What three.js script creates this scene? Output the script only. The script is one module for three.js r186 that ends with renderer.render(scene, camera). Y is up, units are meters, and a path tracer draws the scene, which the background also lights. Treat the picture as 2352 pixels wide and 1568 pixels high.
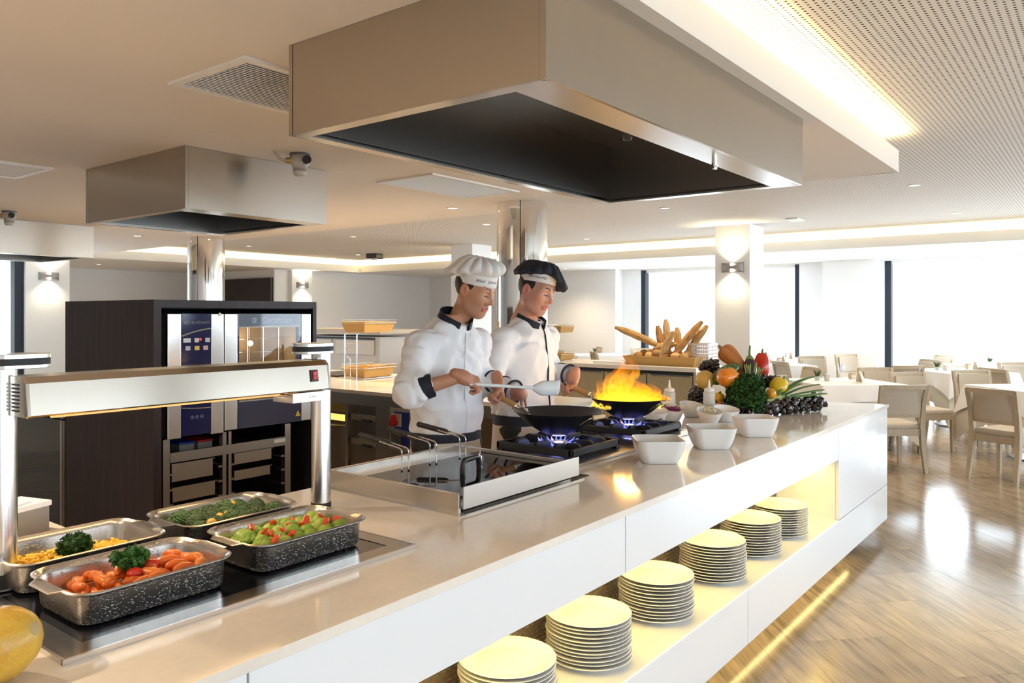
import * as THREE from 'three';
import { RoundedBoxGeometry } from 'three/addons/geometries/RoundedBoxGeometry.js';
import { RectAreaLightUniformsLib } from 'three/addons/lights/RectAreaLightUniformsLib.js';
import { mergeGeometries, mergeVertices, toCreasedNormals } from 'three/addons/utils/BufferGeometryUtils.js';
import { MarchingCubes } from 'three/addons/objects/MarchingCubes.js';
import { ImprovedNoise } from 'three/addons/math/ImprovedNoise.js';

// ---------------------------------------------------------------- camera, sky, daylight, exposure
// World: x runs along the buffet counter (away to the right), -z runs back into the kitchen, y is up.
const scene = new THREE.Scene();
const F = 1791, HORIZON = 722, YAW = 0.656505;          // focal length and horizon row in pixels of the 2352 x 1568 frame
const camera = new THREE.PerspectiveCamera(2 * Math.atan(784 / F) * 180 / Math.PI, 2352 / 1568, 0.05, 200);
camera.position.set(0, 1.56, 0);
camera.lookAt(Math.cos(YAW), 1.56, -Math.sin(YAW));
camera.setViewOffset(2352, 1568, 0, 784 - HORIZON, 2352, 1568);   // vertical lens shift
camera.updateProjectionMatrix();
const renderer = new THREE.WebGLRenderer();
renderer.toneMapping = THREE.LinearToneMapping;
renderer.toneMappingExposure = 1.0;
renderer.shadowMap.enabled = true;
RectAreaLightUniformsLib.init();
scene.background = new THREE.Color().setRGB(0.86, 0.95, 1.0);
scene.backgroundIntensity = 3.2;

function areaLight(w, h, rgb, intensity, pos, target) {
  const l = new THREE.RectAreaLight(new THREE.Color().setRGB(...rgb), intensity, w, h);
  l.position.copy(pos); if (target === 'up') l.rotation.x = Math.PI / 2; else if (target === 'down') l.rotation.x = -Math.PI / 2; else l.lookAt(target); scene.add(l); return l;
}
const P = (u, y, v) => new THREE.Vector3(u, y, -v);
// daylight through the terrace windows behind the camera and the windows at the far end of the dining room
const SKY = [0.70, 0.86, 1.0];
for (const u of [-1.2, 3.0, 7.2, 11.4]) areaLight(3.7, 2.3, SKY, 2.6, P(u, 1.3, -5.30), P(u, 1.3, 0));
for (const [v, w] of [[-3.5, 3.0], [1.0, 4.0], [6.43, 3.1]]) areaLight(w, 2.2, SKY, 7.5, P(15.02, 1.3, v), P(0, 1.3, v));
areaLight(1.7, 2.2, SKY, 9.0, P(4.2, 1.3, 14.3), P(4.2, 1.3, 0));

// ---------------------------------------------------------------- helpers
function rng(seed) { let s = seed >>> 0; return () => { s = (s + 0x6D2B79F5) >>> 0; let t = s; t = Math.imul(t ^ (t >>> 15), t | 1); t ^= t + Math.imul(t ^ (t >>> 7), t | 61); return ((t ^ (t >>> 14)) >>> 0) / 4294967296; }; }
const perlin = new ImprovedNoise();
const fbm = (x, y, z, o = 4) => { let a = 0, s = 0.5; for (let i = 0; i < o; i++) { a += s * perlin.noise(x, y, z); x *= 2.03; y *= 2.03; z *= 2.03; s *= 0.5; } return a; };
const used = new Map();
function numbered(name) { const n = used.get(name) || 0; used.set(name, n + 1); return n ? `${name}_${String(n).padStart(3, '0')}` : name; }
function shadow(o) { o.traverse(m => { if (m.isMesh) { m.castShadow = true; m.receiveShadow = true; } }); return o; }
// one mesh; geometry in the parent's own axes
function part(name, geo, mat, parent, label) {
  const m = new THREE.Mesh(Array.isArray(geo) ? merge(geo) : geo, mat);
  m.name = name; m.castShadow = m.receiveShadow = true;
  if (label) m.userData.label = label;
  parent.add(m); return m;
}
function tag(o, label, category, group, kind) { o.userData.label = label; o.userData.category = category; if (group) o.userData.group = group; if (kind) o.userData.kind = kind; return o; }
function thing(name, label, category, pos, turn = 0, group, kind) {
  const g = new THREE.Group(); g.name = numbered(name); scene.add(g);
  if (pos) g.position.copy(pos); g.rotation.y = turn; tag(g, label, category, group, kind); return g;
}
function solo(name, geo, mat, label, category, pos, turn = 0, group, kind) {
  const m = part(numbered(name), geo, mat, scene); if (pos) m.position.copy(pos); m.rotation.y = turn; tag(m, label, category, group, kind); return m;
}
function struct(name, geo, mat, label, category) { const m = part(name, geo, mat, scene); tag(m, label, category, null, 'structure'); return m; }
function structGroup(name, label, category) { const g = new THREE.Group(); g.name = name; scene.add(g); tag(g, label, category, null, 'structure'); return g; }
function copy(o, pos, turn, label, group) {
  const c = o.clone(); c.name = numbered(o.name.replace(/_\d{3}$/, '')); scene.add(c); c.userData = { ...o.userData };
  if (pos) c.position.copy(pos); if (turn !== undefined && turn !== null) c.rotation.y = turn;
  if (label) c.userData.label = label; if (group) c.userData.group = group; return c;
}
function plain(g) { // only position, normal, uv; no index
  let q = g.index ? g.toNonIndexed() : g; const r = new THREE.BufferGeometry();
  if (!q.attributes.normal) q.computeVertexNormals();
  r.setAttribute('position', q.attributes.position); r.setAttribute('normal', q.attributes.normal);
  r.setAttribute('uv', q.attributes.uv || new THREE.BufferAttribute(new Float32Array(q.attributes.position.count * 2), 2));
  return r;
}
function merge(list) { return list.length === 1 ? list[0] : mergeGeometries(list.map(plain)); }
// uv in metres by the face's main direction
function metric(g) {
  g = g.index ? g.toNonIndexed() : g; if (!g.attributes.normal) g.computeVertexNormals();
  const p = g.attributes.position, n = g.attributes.normal, uv = new Float32Array(p.count * 2);
  for (let i = 0; i < p.count; i += 3) {
    let ax = 0, ay = 0, az = 0; for (let k = 0; k < 3; k++) { ax += Math.abs(n.getX(i + k)); ay += Math.abs(n.getY(i + k)); az += Math.abs(n.getZ(i + k)); }
    for (let k = 0; k < 3; k++) {
      const x = p.getX(i + k), y = p.getY(i + k), z = p.getZ(i + k), j = (i + k) * 2;
      if (ax >= ay && ax >= az) { uv[j] = z; uv[j + 1] = y; } else if (ay >= az) { uv[j] = x; uv[j + 1] = z; } else { uv[j] = x; uv[j + 1] = y; }
    }
  }
  g.setAttribute('uv', new THREE.BufferAttribute(uv, 2)); return g;
}
// box between two corners; u, y, v ranges with v going back (-z)
function box(u0, u1, y0, y1, v0, v1, r = 0) {
  const w = u1 - u0, h = y1 - y0, d = v1 - v0;
  const g = r > 0 ? new RoundedBoxGeometry(w, h, d, 2, Math.min(r, w / 2.01, h / 2.01, d / 2.01)) : new THREE.BoxGeometry(w, h, d);
  g.translate((u0 + u1) / 2, (y0 + y1) / 2, -(v0 + v1) / 2); return metric(g);
}
const cbox = (w, h, d, x = 0, y = 0, z = 0, r = 0) => { const g = r > 0 ? new RoundedBoxGeometry(w, h, d, 2, r) : new THREE.BoxGeometry(w, h, d); g.translate(x, y, z); return metric(g); };
const cyl = (r0, r1, h, x = 0, y = 0, z = 0, n = 24, open = false) => { const g = new THREE.CylinderGeometry(r1, r0, h, n, 1, open); g.translate(x, y + h / 2, z); return g; };   // r0 bottom, base at y
const lathe = (pts, n = 32) => new THREE.LatheGeometry(pts.map(p => new THREE.Vector2(p[0], p[1])), n);
function tube(pts, r, seg = 24, rad = 8, closed = false, tension = 0.5) {
  const c = new THREE.CatmullRomCurve3(pts.map(p => p.isVector3 ? p : new THREE.Vector3(...p)), closed, 'catmullrom', tension);
  return new THREE.TubeGeometry(c, seg, r, rad, closed);
}
// straight rods with rounded bends
function wire(pts, r, bend = 0.012, rad = 7) {
  const path = new THREE.CurvePath(), v = pts.map(p => p.isVector3 ? p : new THREE.Vector3(...p));
  let a = v[0];
  for (let i = 1; i < v.length - 1; i++) {
    const d0 = v[i].clone().sub(v[i - 1]), d1 = v[i + 1].clone().sub(v[i]), b = Math.min(bend, d0.length() * .45, d1.length() * .45);
    const p0 = v[i].clone().addScaledVector(d0.normalize(), -b), p1 = v[i].clone().addScaledVector(d1.normalize(), b);
    path.add(new THREE.LineCurve3(a, p0)); path.add(new THREE.QuadraticBezierCurve3(p0, v[i], p1)); a = p1;
  }
  path.add(new THREE.LineCurve3(a, v[v.length - 1]));
  const pl = []; for (const c of path.curves) { const k = c.isLineCurve3 ? 1 : 4; for (let i = 0; i < k; i++) pl.push(c.getPoint(i / k)); } pl.push(v[v.length - 1]);
  const list = [];
  return sweep(pl, r, rad);
}
// tube through points exactly (parallel transport), r number or function(t)
function sweep(pts, r, rad = 8, flat = 1) {
  const n = pts.length, pos = [], nor = [], uv = [], idx = []; let N = null; const T = [];
  for (let i = 0; i < n; i++) T.push(pts[Math.min(i + 1, n - 1)].clone().sub(pts[Math.max(i - 1, 0)]).normalize());
  N = Math.abs(T[0].y) < 0.9 ? new THREE.Vector3(0, 1, 0) : new THREE.Vector3(1, 0, 0); let len = 0;
  for (let i = 0; i < n; i++) {
    N.addScaledVector(T[i], -N.dot(T[i])).normalize(); const B = T[i].clone().cross(N), q = typeof r === 'function' ? r(i / (n - 1)) : r; if (i) len += pts[i].distanceTo(pts[i - 1]);
    for (let k = 0; k <= rad; k++) { const a = k / rad * Math.PI * 2, c = Math.cos(a), s = Math.sin(a), d = N.clone().multiplyScalar(c * flat).addScaledVector(B, s); pos.push(pts[i].x + d.x * q, pts[i].y + d.y * q, pts[i].z + d.z * q); d.copy(N).multiplyScalar(c / flat).addScaledVector(B, s).normalize(); nor.push(d.x, d.y, d.z); uv.push(k / rad, len); }
    if (i) for (let k = 0; k < rad; k++) { const a = (i - 1) * (rad + 1) + k, b = a + rad + 1; idx.push(a, a + 1, b, b, a + 1, b + 1); }
  }
  for (const [i, s] of [[0, -1], [n - 1, 1]]) { const c = pos.length / 3; pos.push(pts[i].x, pts[i].y, pts[i].z); nor.push(T[i].x * s, T[i].y * s, T[i].z * s); uv.push(.5, 0); for (let k = 0; k < rad; k++) { const a = i * (rad + 1) + k; if (s < 0) idx.push(c, a + 1, a); else idx.push(c, a, a + 1); } }
  const g = new THREE.BufferGeometry(); g.setAttribute('position', new THREE.Float32BufferAttribute(pos, 3)); g.setAttribute('normal', new THREE.Float32BufferAttribute(nor, 3)); g.setAttribute('uv', new THREE.Float32BufferAttribute(uv, 2)); g.setIndex(idx);
  return g.toNonIndexed();
}
const V3 = (x, y, z) => new THREE.Vector3(x, y, z);
const rod = (a, b, r, n = 10) => sweep([a.isVector3 ? a : V3(...a), b.isVector3 ? b : V3(...b)], r, n);
const moved = (g, x, y, z, ry = 0, rx = 0, rz = 0, s = 1) => { const m = new THREE.Matrix4().compose(V3(x, y, z), new THREE.Quaternion().setFromEuler(new THREE.Euler(rx, ry, rz, 'YXZ')), Array.isArray(s) ? V3(...s) : V3(s, s, s)); return g.clone().applyMatrix4(m); };
function extrude(pts, depth, bevel = 0, seg = 1) {
  const s = new THREE.Shape(pts.map(p => new THREE.Vector2(p[0], p[1])));
  return new THREE.ExtrudeGeometry(s, { depth, bevelEnabled: bevel > 0, bevelSize: bevel, bevelThickness: bevel, bevelSegments: seg, curveSegments: 12 });
}
function rrect(w, h, r, n = 6) { const s = []; for (const [cx, cy, a0] of [[w / 2 - r, h / 2 - r, 0], [-w / 2 + r, h / 2 - r, 1], [-w / 2 + r, -h / 2 + r, 2], [w / 2 - r, -h / 2 + r, 3]]) for (let i = 0; i <= n; i++) { const a = (a0 + i / n) * Math.PI / 2; s.push([cx + r * Math.cos(a), cy + r * Math.sin(a)]); } return s; }
// skin between rings of equal point count; rings: arrays of [x,y,z]
function loft(rings, closed = true, capA = false, capB = false, smooth = true) {
  const m = rings[0].length, pos = [], idx = [], uv = [];
  rings.forEach((r, i) => r.forEach((p, k) => { pos.push(p[0], p[1], p[2]); uv.push(k / m, i / (rings.length - 1)); }));
  const K = closed ? m : m - 1;
  for (let i = 0; i + 1 < rings.length; i++) for (let k = 0; k < K; k++) { const a = i * m + k, b = i * m + (k + 1) % m, c = a + m, d = b + m; idx.push(a, b, c, b, d, c); }
  for (const [cap, i, f] of [[capA, 0, 1], [capB, rings.length - 1, 0]]) if (cap) { const c = pos.length / 3, q = rings[i].reduce((s, p) => [s[0] + p[0] / m, s[1] + p[1] / m, s[2] + p[2] / m], [0, 0, 0]); pos.push(...q); uv.push(.5, .5); for (let k = 0; k < m; k++) { const a = i * m + k, b = i * m + (k + 1) % m; if (f) idx.push(c, b, a); else idx.push(c, a, b); } }
  const g = new THREE.BufferGeometry(); g.setAttribute('position', new THREE.Float32BufferAttribute(pos, 3)); g.setAttribute('uv', new THREE.Float32BufferAttribute(uv, 2)); g.setIndex(idx); g.computeVertexNormals();
  return smooth ? g : toCreasedNormals(g, 0.6);
}
// a lump: sphere pushed about by a function(direction, position)
function lump(rx, ry, rz, fn, detail = 24) {
  const g = new THREE.SphereGeometry(1, detail, Math.round(detail * .7)), p = g.attributes.position, v = V3(0, 0, 0);
  for (let i = 0; i < p.count; i++) { v.fromBufferAttribute(p, i); const k = fn ? fn(v) : 1; p.setXYZ(i, v.x * rx * k, v.y * ry * k, v.z * rz * k); }
  const uv = g.attributes.uv, idx = g.index; let q = mergeVertices((() => { const r = new THREE.BufferGeometry(); r.setAttribute('position', p); r.setIndex(idx); return r; })(), 1e-6); q.computeVertexNormals();
  q.setAttribute('uv', new THREE.BufferAttribute(new Float32Array(q.attributes.position.count * 2), 2)); return q;
}
// ---------------------------------------------------------------- textures
function dataTex(w, h, fn, srgb = false, rep) {
  const d = new Uint8Array(w * h * 4);
  for (let j = 0; j < h; j++) for (let i = 0; i < w; i++) { const c = fn(i / w, j / h, i, j), k = (j * w + i) * 4; if (typeof c === 'number') { d[k] = d[k + 1] = d[k + 2] = Math.max(0, Math.min(255, c * 255)); } else for (let q = 0; q < 3; q++) d[k + q] = Math.max(0, Math.min(255, c[q] * 255)); d[k + 3] = 255; }
  const t = new THREE.DataTexture(d, w, h); t.wrapS = t.wrapT = THREE.RepeatWrapping; t.magFilter = THREE.LinearFilter; t.minFilter = THREE.LinearMipmapLinearFilter; t.generateMipmaps = true;
  if (srgb) t.colorSpace = THREE.SRGBColorSpace; if (rep) t.repeat.set(...rep); t.needsUpdate = true; return t;
}
// noise that wraps round: period n in both directions
function tileNoise(seed, n) { const r = rng(seed), g = Array.from({ length: n * n }, () => r()); const S = t => t * t * (3 - 2 * t); return (x, y) => { x *= n; y *= n; const i = Math.floor(x), j = Math.floor(y), a = S(x - i), b = S(y - j), q = (p, s) => g[(((s % n) + n) % n) * n + (((p % n) + n) % n)]; return (q(i, j) * (1 - a) + q(i + 1, j) * a) * (1 - b) + (q(i, j + 1) * (1 - a) + q(i + 1, j + 1) * a) * b; }; }
function canvasTex(w, h, draw) { const c = document.createElement('canvas'); c.width = w; c.height = h; const x = c.getContext('2d'); draw(x, w, h); const t = new THREE.CanvasTexture(c); t.colorSpace = THREE.SRGBColorSpace; t.anisotropy = 4; return t; }
const rgb = (r, g, b) => new THREE.Color().setRGB(r, g, b);
const mat = (o) => new THREE.MeshStandardMaterial(o), phys = (o) => new THREE.MeshPhysicalMaterial(o);
const hex = (h) => new THREE.Color(h);
// ---------------------------------------------------------------- materials
const nA = tileNoise(11, 8), nB = tileNoise(12, 32), nC = tileNoise(13, 96), nD = tileNoise(14, 256);
const grainTex = dataTex(512, 512, (x, y) => { const a = nD(x * .06, y * 1), b = nC(x * .2, y); return .35 + .3 * a + .2 * b + .15 * nB(x, y); });   // streaks along u
const brushTex = grainTex.clone(); brushTex.repeat.set(2, 4); brushTex.needsUpdate = true;
const steelRough = dataTex(256, 256, (x, y) => { const a = nB(x, y), b = nA(x, y), s = tileStreak(x, y); return .22 + .10 * a + .08 * b + .12 * s; });
function tileStreak(x, y) { return nD(x * .05, y); }
const M = {};
M.wall = mat({ color: rgb(.86, .86, .86), roughness: .75 });
M.ceil = mat({ color: rgb(.84, .77, .70), roughness: .85 });
const perf = dataTex(64, 64, (x, y) => { const d = Math.hypot(x - .5, y - .5); const k = Math.min(1, Math.max(0, (d - .185) / .04)); const c = [.30, .22, .16], w = [.925, .905, .88]; return [0, 1, 2].map(i => c[i] + (w[i] - c[i]) * k); }, true, [1 / .03, 1 / .03]);
M.perf = mat({ color: rgb(1, 1, 1), map: perf, roughness: .85 });
M.white = mat({ color: rgb(.88, .88, .88), roughness: .6 });
M.lacquer = phys({ color: rgb(.86, .865, .88), roughness: .22, clearcoat: .6, clearcoatRoughness: .08 });
M.gap = mat({ color: rgb(.10, .10, .11), roughness: .6 });
const topTex = dataTex(512, 512, (x, y) => { const a = nA(x, y), b = nC(x, y); const k = .93 + .05 * a + .02 * b; return [k, k * .985, k * .965]; }, true, [.8, .8]);
M.worktop = phys({ color: rgb(.92, .865, .80), map: topTex, roughness: .09, ior: 1.52, specularIntensity: 1 });
M.steel = phys({ color: rgb(.50, .455, .395), metalness: 1, roughness: .2, anisotropy: .8, anisotropyRotation: Math.PI / 2, bumpMap: brushTex, bumpScale: .00003 });
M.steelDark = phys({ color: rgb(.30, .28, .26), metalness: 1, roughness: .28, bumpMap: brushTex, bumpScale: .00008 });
M.steelWorn = phys({ color: rgb(.62, .58, .53), metalness: 1, roughness: .27, roughnessMap: null, bumpMap: steelRough, bumpScale: .0003 });
M.chrome = phys({ color: rgb(.83, .81, .78), metalness: 1, roughness: .06 });
M.satin = phys({ color: rgb(.72, .70, .68), metalness: 1, roughness: .24 });
M.iron = mat({ color: rgb(.022, .022, .024), roughness: .5, metalness: .0 });
M.blackGlass = phys({ color: rgb(.006, .006, .009), roughness: .03, ior: 1.5 });
M.blackPlastic = mat({ color: rgb(.018, .018, .02), roughness: .38 });
M.black = mat({ color: rgb(.012, .012, .014), roughness: .6 });
const woodDarkTex = dataTex(512, 1024, (x, y) => { const w = x + .035 * (nA(x, y * 2) - .5) + .02 * (nB(x, y * .5) - .5); const ring = .5 + .5 * Math.sin((w * 9 + .9 * nA(x * .7, y * .5)) * 6.283); const f = nD(x, y * .04), k = .55 + .28 * ring * nB(x, y * .12) + .3 * (f - .5); return [.30 * k + .02, .215 * k + .015, .205 * k + .02].map(q => q * 1.05); }, true, [1.1, .55]);
M.woodDark = mat({ color: rgb(.62, .56, .60), map: woodDarkTex, roughness: .45 });
M.woodChair = mat({ color: rgb(.52, .42, .30), roughness: .5, map: dataTex(256, 256, (x, y) => { const k = .88 + .12 * nD(x, y * .06) + .06 * (nB(x, y * .2) - .5); return [k, k, k * .98]; }, true, [4, 4]) });
M.cloth = mat({ color: rgb(.84, .82, .79), roughness: .9 });
M.linen = mat({ color: rgb(.60, .51, .40), roughness: .92, map: dataTex(128, 128, (x, y) => { const k = .86 + .14 * nC(x, y) ; return [k, k, k]; }, true, [6, 6]) });
M.porcelain = phys({ color: rgb(.86, .85, .84), roughness: .12, clearcoat: .5, clearcoatRoughness: .05 });
M.plate = phys({ color: rgb(.84, .82, .78), roughness: .15, clearcoat: .4, clearcoatRoughness: .05 });
M.glass = phys({ color: rgb(1, 1, 1), roughness: .0, transmission: 1, thickness: 0, ior: 1.5 });
M.paneTint = phys({ color: rgb(.93, .98, 1), roughness: .0, transmission: 1, thickness: 0, ior: 1.5 });
M.frameNavy = mat({ color: rgb(.012, .018, .035), roughness: .5 });
M.ledWarm = mat({ color: rgb(.9, .8, .5), emissive: rgb(1, .80, .36), emissiveIntensity: 6 });
M.lampWhite = mat({ color: rgb(.9, .9, .85), emissive: rgb(1, .93, .78), emissiveIntensity: 5 });
M.trim = mat({ color: rgb(.85, .83, .80), roughness: .5 });
// ---------------------------------------------------------------- room shell
const CEIL = 2.54, TOP = 2.81;
const ROOM = { u0: -4.2, u1: 15.1, v0: -5.4, v1: 14.4 };
// floor: stone slabs laid at 45 degrees to the counter
{
  const floor = structGroup('floor', 'polished beige stone slab floor with fine pale joints', 'floor');
  part('grout_bed', box(ROOM.u0 - .3, 15.4, -.2, -.0012, ROOM.v0 - .3, 17.7), mat({ color: rgb(.70, .64, .56), roughness: .6 }), floor);
  const variants = [0, 1, 2, 3].map(k => { const a = tileNoise(40 + k, 8), b = tileNoise(50 + k, 64), c = tileNoise(60 + k, 200), e = tileNoise(70 + k, 20);
    return phys({ color: rgb(1, 1, 1), roughness: .17, map: dataTex(512, 256, (x, y) => {
      const wy = y + .05 * (a(x * .5, y) - .5) + .012 * (e(x, y) - .5) + .10 * x; const w2 = ((wy % 1) + 1) % 1; const st = .5 * b(x * .08, w2) + .5 * c(x * .06, w2), dk = Math.pow(e(x * .15, w2), 2.2);
      const q = .68 + .20 * (st - .5) - .14 * dk + .08 * (a(x, y) - .5) + .015 * (k - 1.5); return [q * .95, q * .83, q * .68]; }, true) }); });
  const w = .43, l = .86, gap = .0018, geos = [0, 1, 2, 3].map(k => { const g = new THREE.BoxGeometry(l - gap, .02, w - gap); g.translate(0, -.01, 0); const uv = g.attributes.uv; if (k & 1) for (let i = 0; i < uv.count; i++) uv.setXY(i, 1 - uv.getX(i), 1 - uv.getY(i)); return g; });
  const R = rng(5), tiles = [], s2 = Math.SQRT1_2;
  for (let j = -18; j <= 46; j++) for (let i = -22; i <= 32; i++) {
    const W = 1.46 + w * (j + .5), S = 3.08 + l * (i + .5) + ((j % 2 + 2) % 2) * l / 2, u = (S + W) * s2, v = (S - W) * s2, k = Math.floor(R() * 4), q = Math.floor(R() * 2);
    if (u < ROOM.u0 || u > ROOM.u1 || v < ROOM.v0 || v > 17.2) continue;
    const d = u * Math.cos(YAW) + v * Math.sin(YAW), x = u * Math.sin(YAW) - v * Math.cos(YAW), seen = d > 1.5 && Math.abs(x / d) < .72 && !(u < 5.4 && v > 1.6) && x / d > .12;
    tiles.push({ u, v, d: seen ? d : 100 + d, k, q });
  }
  tiles.sort((a, b) => a.d - b.d); const rest = [[], [], [], []];
  tiles.forEach((t, n) => { if (n < 230 && t.d < 100) { const m = part('tile', geos[t.q], variants[t.k], floor); m.position.set(t.u, 0, -t.v); m.rotation.y = Math.PI / 4; } else rest[t.k].push(moved(geos[t.q], t.u, 0, -t.v, Math.PI / 4)); });
  rest.forEach((r, k) => { const m = part('tiles_beyond', r, variants[k], floor); m.userData.kind = 'stuff'; });
}
// upper ceiling (perforated boards) and the dropped ceilings with light coves
struct('ceiling', box(ROOM.u0 - .2, ROOM.u1 + .2, TOP, TOP + .15, ROOM.v0 - .2, 17.6), M.perf, 'high ceiling of finely perforated white boards', 'ceiling');
{
  const FT = 2.69;    // top of the cove lips
  const s = structGroup('ceiling_dropped', 'plain dropped ceiling over the kitchen with a lit cove along its edge', 'ceiling');
  part('panel', box(ROOM.u0, 5.79, CEIL, CEIL + .03, 1.34, 13.9), M.ceil, s);
  part('fascia', [box(ROOM.u0, 5.89, CEIL, FT, 1.17, 1.20), box(ROOM.u0, 5.87, CEIL, CEIL + .03, 1.2, 1.34)], M.ceil, s);
  part('fascia_end', [box(5.86, 5.89, CEIL, FT, 1.20, 13.9), box(5.79, 5.86, CEIL, CEIL + .03, 1.34, 13.9)], M.ceil, s);
  part('upstand', [box(ROOM.u0, 5.60, CEIL + .03, TOP, 1.58, 1.61), box(5.57, 5.6, CEIL + .03, TOP, 1.6, 13.9)], M.ceil, s);
  part('led_strip', box(ROOM.u0, 5.84, CEIL + .035, CEIL + .05, 1.28, 1.32), M.ledWarm, s);
  areaLight(10.0, .10, [1, .80, .38], 60, P(.84, CEIL + .06, 1.30), 'up');
  const t = structGroup('ceiling_border', 'dropped ceiling border along the window side with a glowing cove', 'ceiling');
  part('panel', [box(12.25, ROOM.u1, CEIL, CEIL + .03, ROOM.v0, 14.4), box(ROOM.u0, 12.22, CEIL, CEIL + .03, 13.93, 17.4)], M.white, t);
  part('fascia', [box(12.22, 12.25, CEIL, FT, ROOM.v0, 13.93), box(ROOM.u0, 12.22, CEIL, FT, 13.9, 13.93)], M.white, t);
  part('upstand', [box(12.62, 12.65, CEIL + .03, TOP, ROOM.v0, 14.3), box(ROOM.u0, 12.62, CEIL + .03, TOP, 14.3, 14.33)], M.white, t);
  part('led_strip', [box(12.34, 12.38, CEIL + .035, CEIL + .05, ROOM.v0, 14.0), box(ROOM.u0, 12.3, CEIL + .035, CEIL + .05, 14.02, 14.06)], M.ledWarm, t);
  areaLight(.10, 19, [1, .80, .40], 34, P(12.36, CEIL + .06, 4.4), 'up');
  areaLight(12, .10, [1, .80, .40], 34, P(6.2, CEIL + .06, 14.04), 'up');
}
// walls
{
  const wr = structGroup('wall_right', 'white window wall at the far end of the dining room', 'wall');
  const T0 = 15.1, T1 = 15.4;
  part('wall_section', box(T0, T1, 0, TOP, 8.13, 14.7), M.wall, wr);
  part('wall_section', box(T0, T1, 0, TOP, 3.24, 4.73), M.wall, wr);
  part('wall_section', box(T0, T1, 0, TOP, -1.9, -1.2), M.wall, wr);
  part('wall_section', box(T0, T1, 0, TOP, -5.7, -5.2), M.wall, wr);
  for (const [a, b] of [[4.73, 8.13], [-1.2, 3.24], [-5.2, -1.9]]) part('lintel', box(T0, T1, CEIL - .02, TOP, a, b), M.wall, wr);
  part('pier', box(14.78, T0, 0, CEIL, 3.30, 4.21), M.wall, wr);
  part('pier', box(14.78, T0, 0, CEIL, 8.55, 10.4), M.wall, wr);
  let n = 1;
  function windowU(a, b, bars, label) {
    const w = structGroup(`window_${n++}`, label, 'window');
    part('pane', box(15.24, 15.248, .06, CEIL - .06, a + .05, b - .05), M.glass, w);
    for (const v of bars) part('mullion', box(15.16, 15.32, 0, CEIL - .02, v - .05, v + .05), M.frameNavy, w);
    part('frame_head', box(15.2, 15.28, CEIL - .08, CEIL - .02, a, b), M.white, w);
    part('frame_sill', box(15.2, 15.28, 0, .06, a, b), M.white, w);
  }
  windowU(4.73, 8.13, [4.78, 8.08], 'tall bright window with navy posts beyond the bread basket');
  windowU(-1.2, 3.24, [3.19, -1.15], 'wide bright window with navy post behind the right-hand tables');
  windowU(-5.2, -1.9, [-1.95, -5.15], 'window further along the terrace side');
  const wb = structGroup('wall_back', 'white back wall of the dining room with an alcove', 'wall');
  part('wall_section', box(10.25, 15.4, 0, TOP, 14.4, 14.7), M.wall, wb);
  part('wall_section', box(-4.5, 3.2, 0, TOP, 14.4, 14.7), M.wall, wb);
  part('wall_section', box(5.36, 6.06, 0, TOP, 14.4, 14.7), M.wall, wb);
  part('lintel', box(3.2, 5.36, CEIL - .02, TOP, 14.4, 14.7), M.wall, wb);
  part('alcove_wall', box(5.76, 10.6, 0, TOP, 17.4, 17.7), M.wall, wb);
  part('alcove_side', box(5.76, 6.06, 0, TOP, 14.7, 17.4), M.wall, wb);
  part('alcove_side', box(10.25, 10.55, 0, TOP, 14.7, 17.4), M.wall, wb);
  part('pier', box(10.62, 11.16, 0, CEIL, 14.28, 14.4), M.wall, wb);
  const w = structGroup(`window_${n++}`, 'bright window with a navy post beside the left wall lamp', 'window');
  part('pane', box(3.25, 5.31, .06, CEIL - .06, 14.54, 14.548), M.glass, w);
  part('mullion', box(5.22, 5.36, 0, CEIL - .02, 14.46, 14.62), M.frameNavy, w);
  part('mullion', box(3.2, 3.3, 0, CEIL - .02, 14.46, 14.62), M.frameNavy, w);
  struct('wall_left', box(-4.5, -4.2, 0, TOP, -5.7, 14.7), M.wall, 'plain white wall on the kitchen side, out of view', 'wall');
  const wf = structGroup('wall_front', 'white wall with terrace windows behind the viewer', 'wall');
  const us = [-3.2, 1.0, 5.2, 9.4];
  part('wall_section', box(-4.5, -3.15, 0, TOP, -5.7, -5.4), M.wall, wf); part('wall_section', box(13.35, 15.4, 0, TOP, -5.7, -5.4), M.wall, wf);
  for (const u of [.75, 4.95, 9.15]) part('wall_section', box(u, u + .5, 0, TOP, -5.7, -5.4), M.wall, wf);
  part('lintel', box(-3.2, 13.4, CEIL - .02, TOP, -5.7, -5.4), M.wall, wf);
  [[-3.15, .75], [1.25, 4.95], [5.45, 9.15], [9.65, 13.35]].forEach(([a, b]) => {
    const g = structGroup(`window_${n++}`, 'terrace window behind the viewer', 'window');
    part('pane', box(a, b, .06, CEIL - .06, -5.56, -5.552), M.glass, g);
    part('mullion', box(a, a + .08, 0, CEIL, -5.62, -5.5), M.frameNavy, g); part('mullion', box(b - .08, b, 0, CEIL, -5.62, -5.5), M.frameNavy, g); part('mullion', box((a + b) / 2 - .04, (a + b) / 2 + .04, 0, CEIL, -5.62, -5.5), M.frameNavy, g);
  });
  // terrace outside
  struct('terrace', [box(15.4, 40, -.25, -.02, -40, 40), box(-30, 15.4, -.25, -.02, -40, -5.7), box(-30, 15.4, -.25, -.02, 17.7, 40)], mat({ color: rgb(.8, .82, .82), roughness: .8 }), 'pale sunlit terrace paving outside the windows', 'terrace');
}
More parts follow.
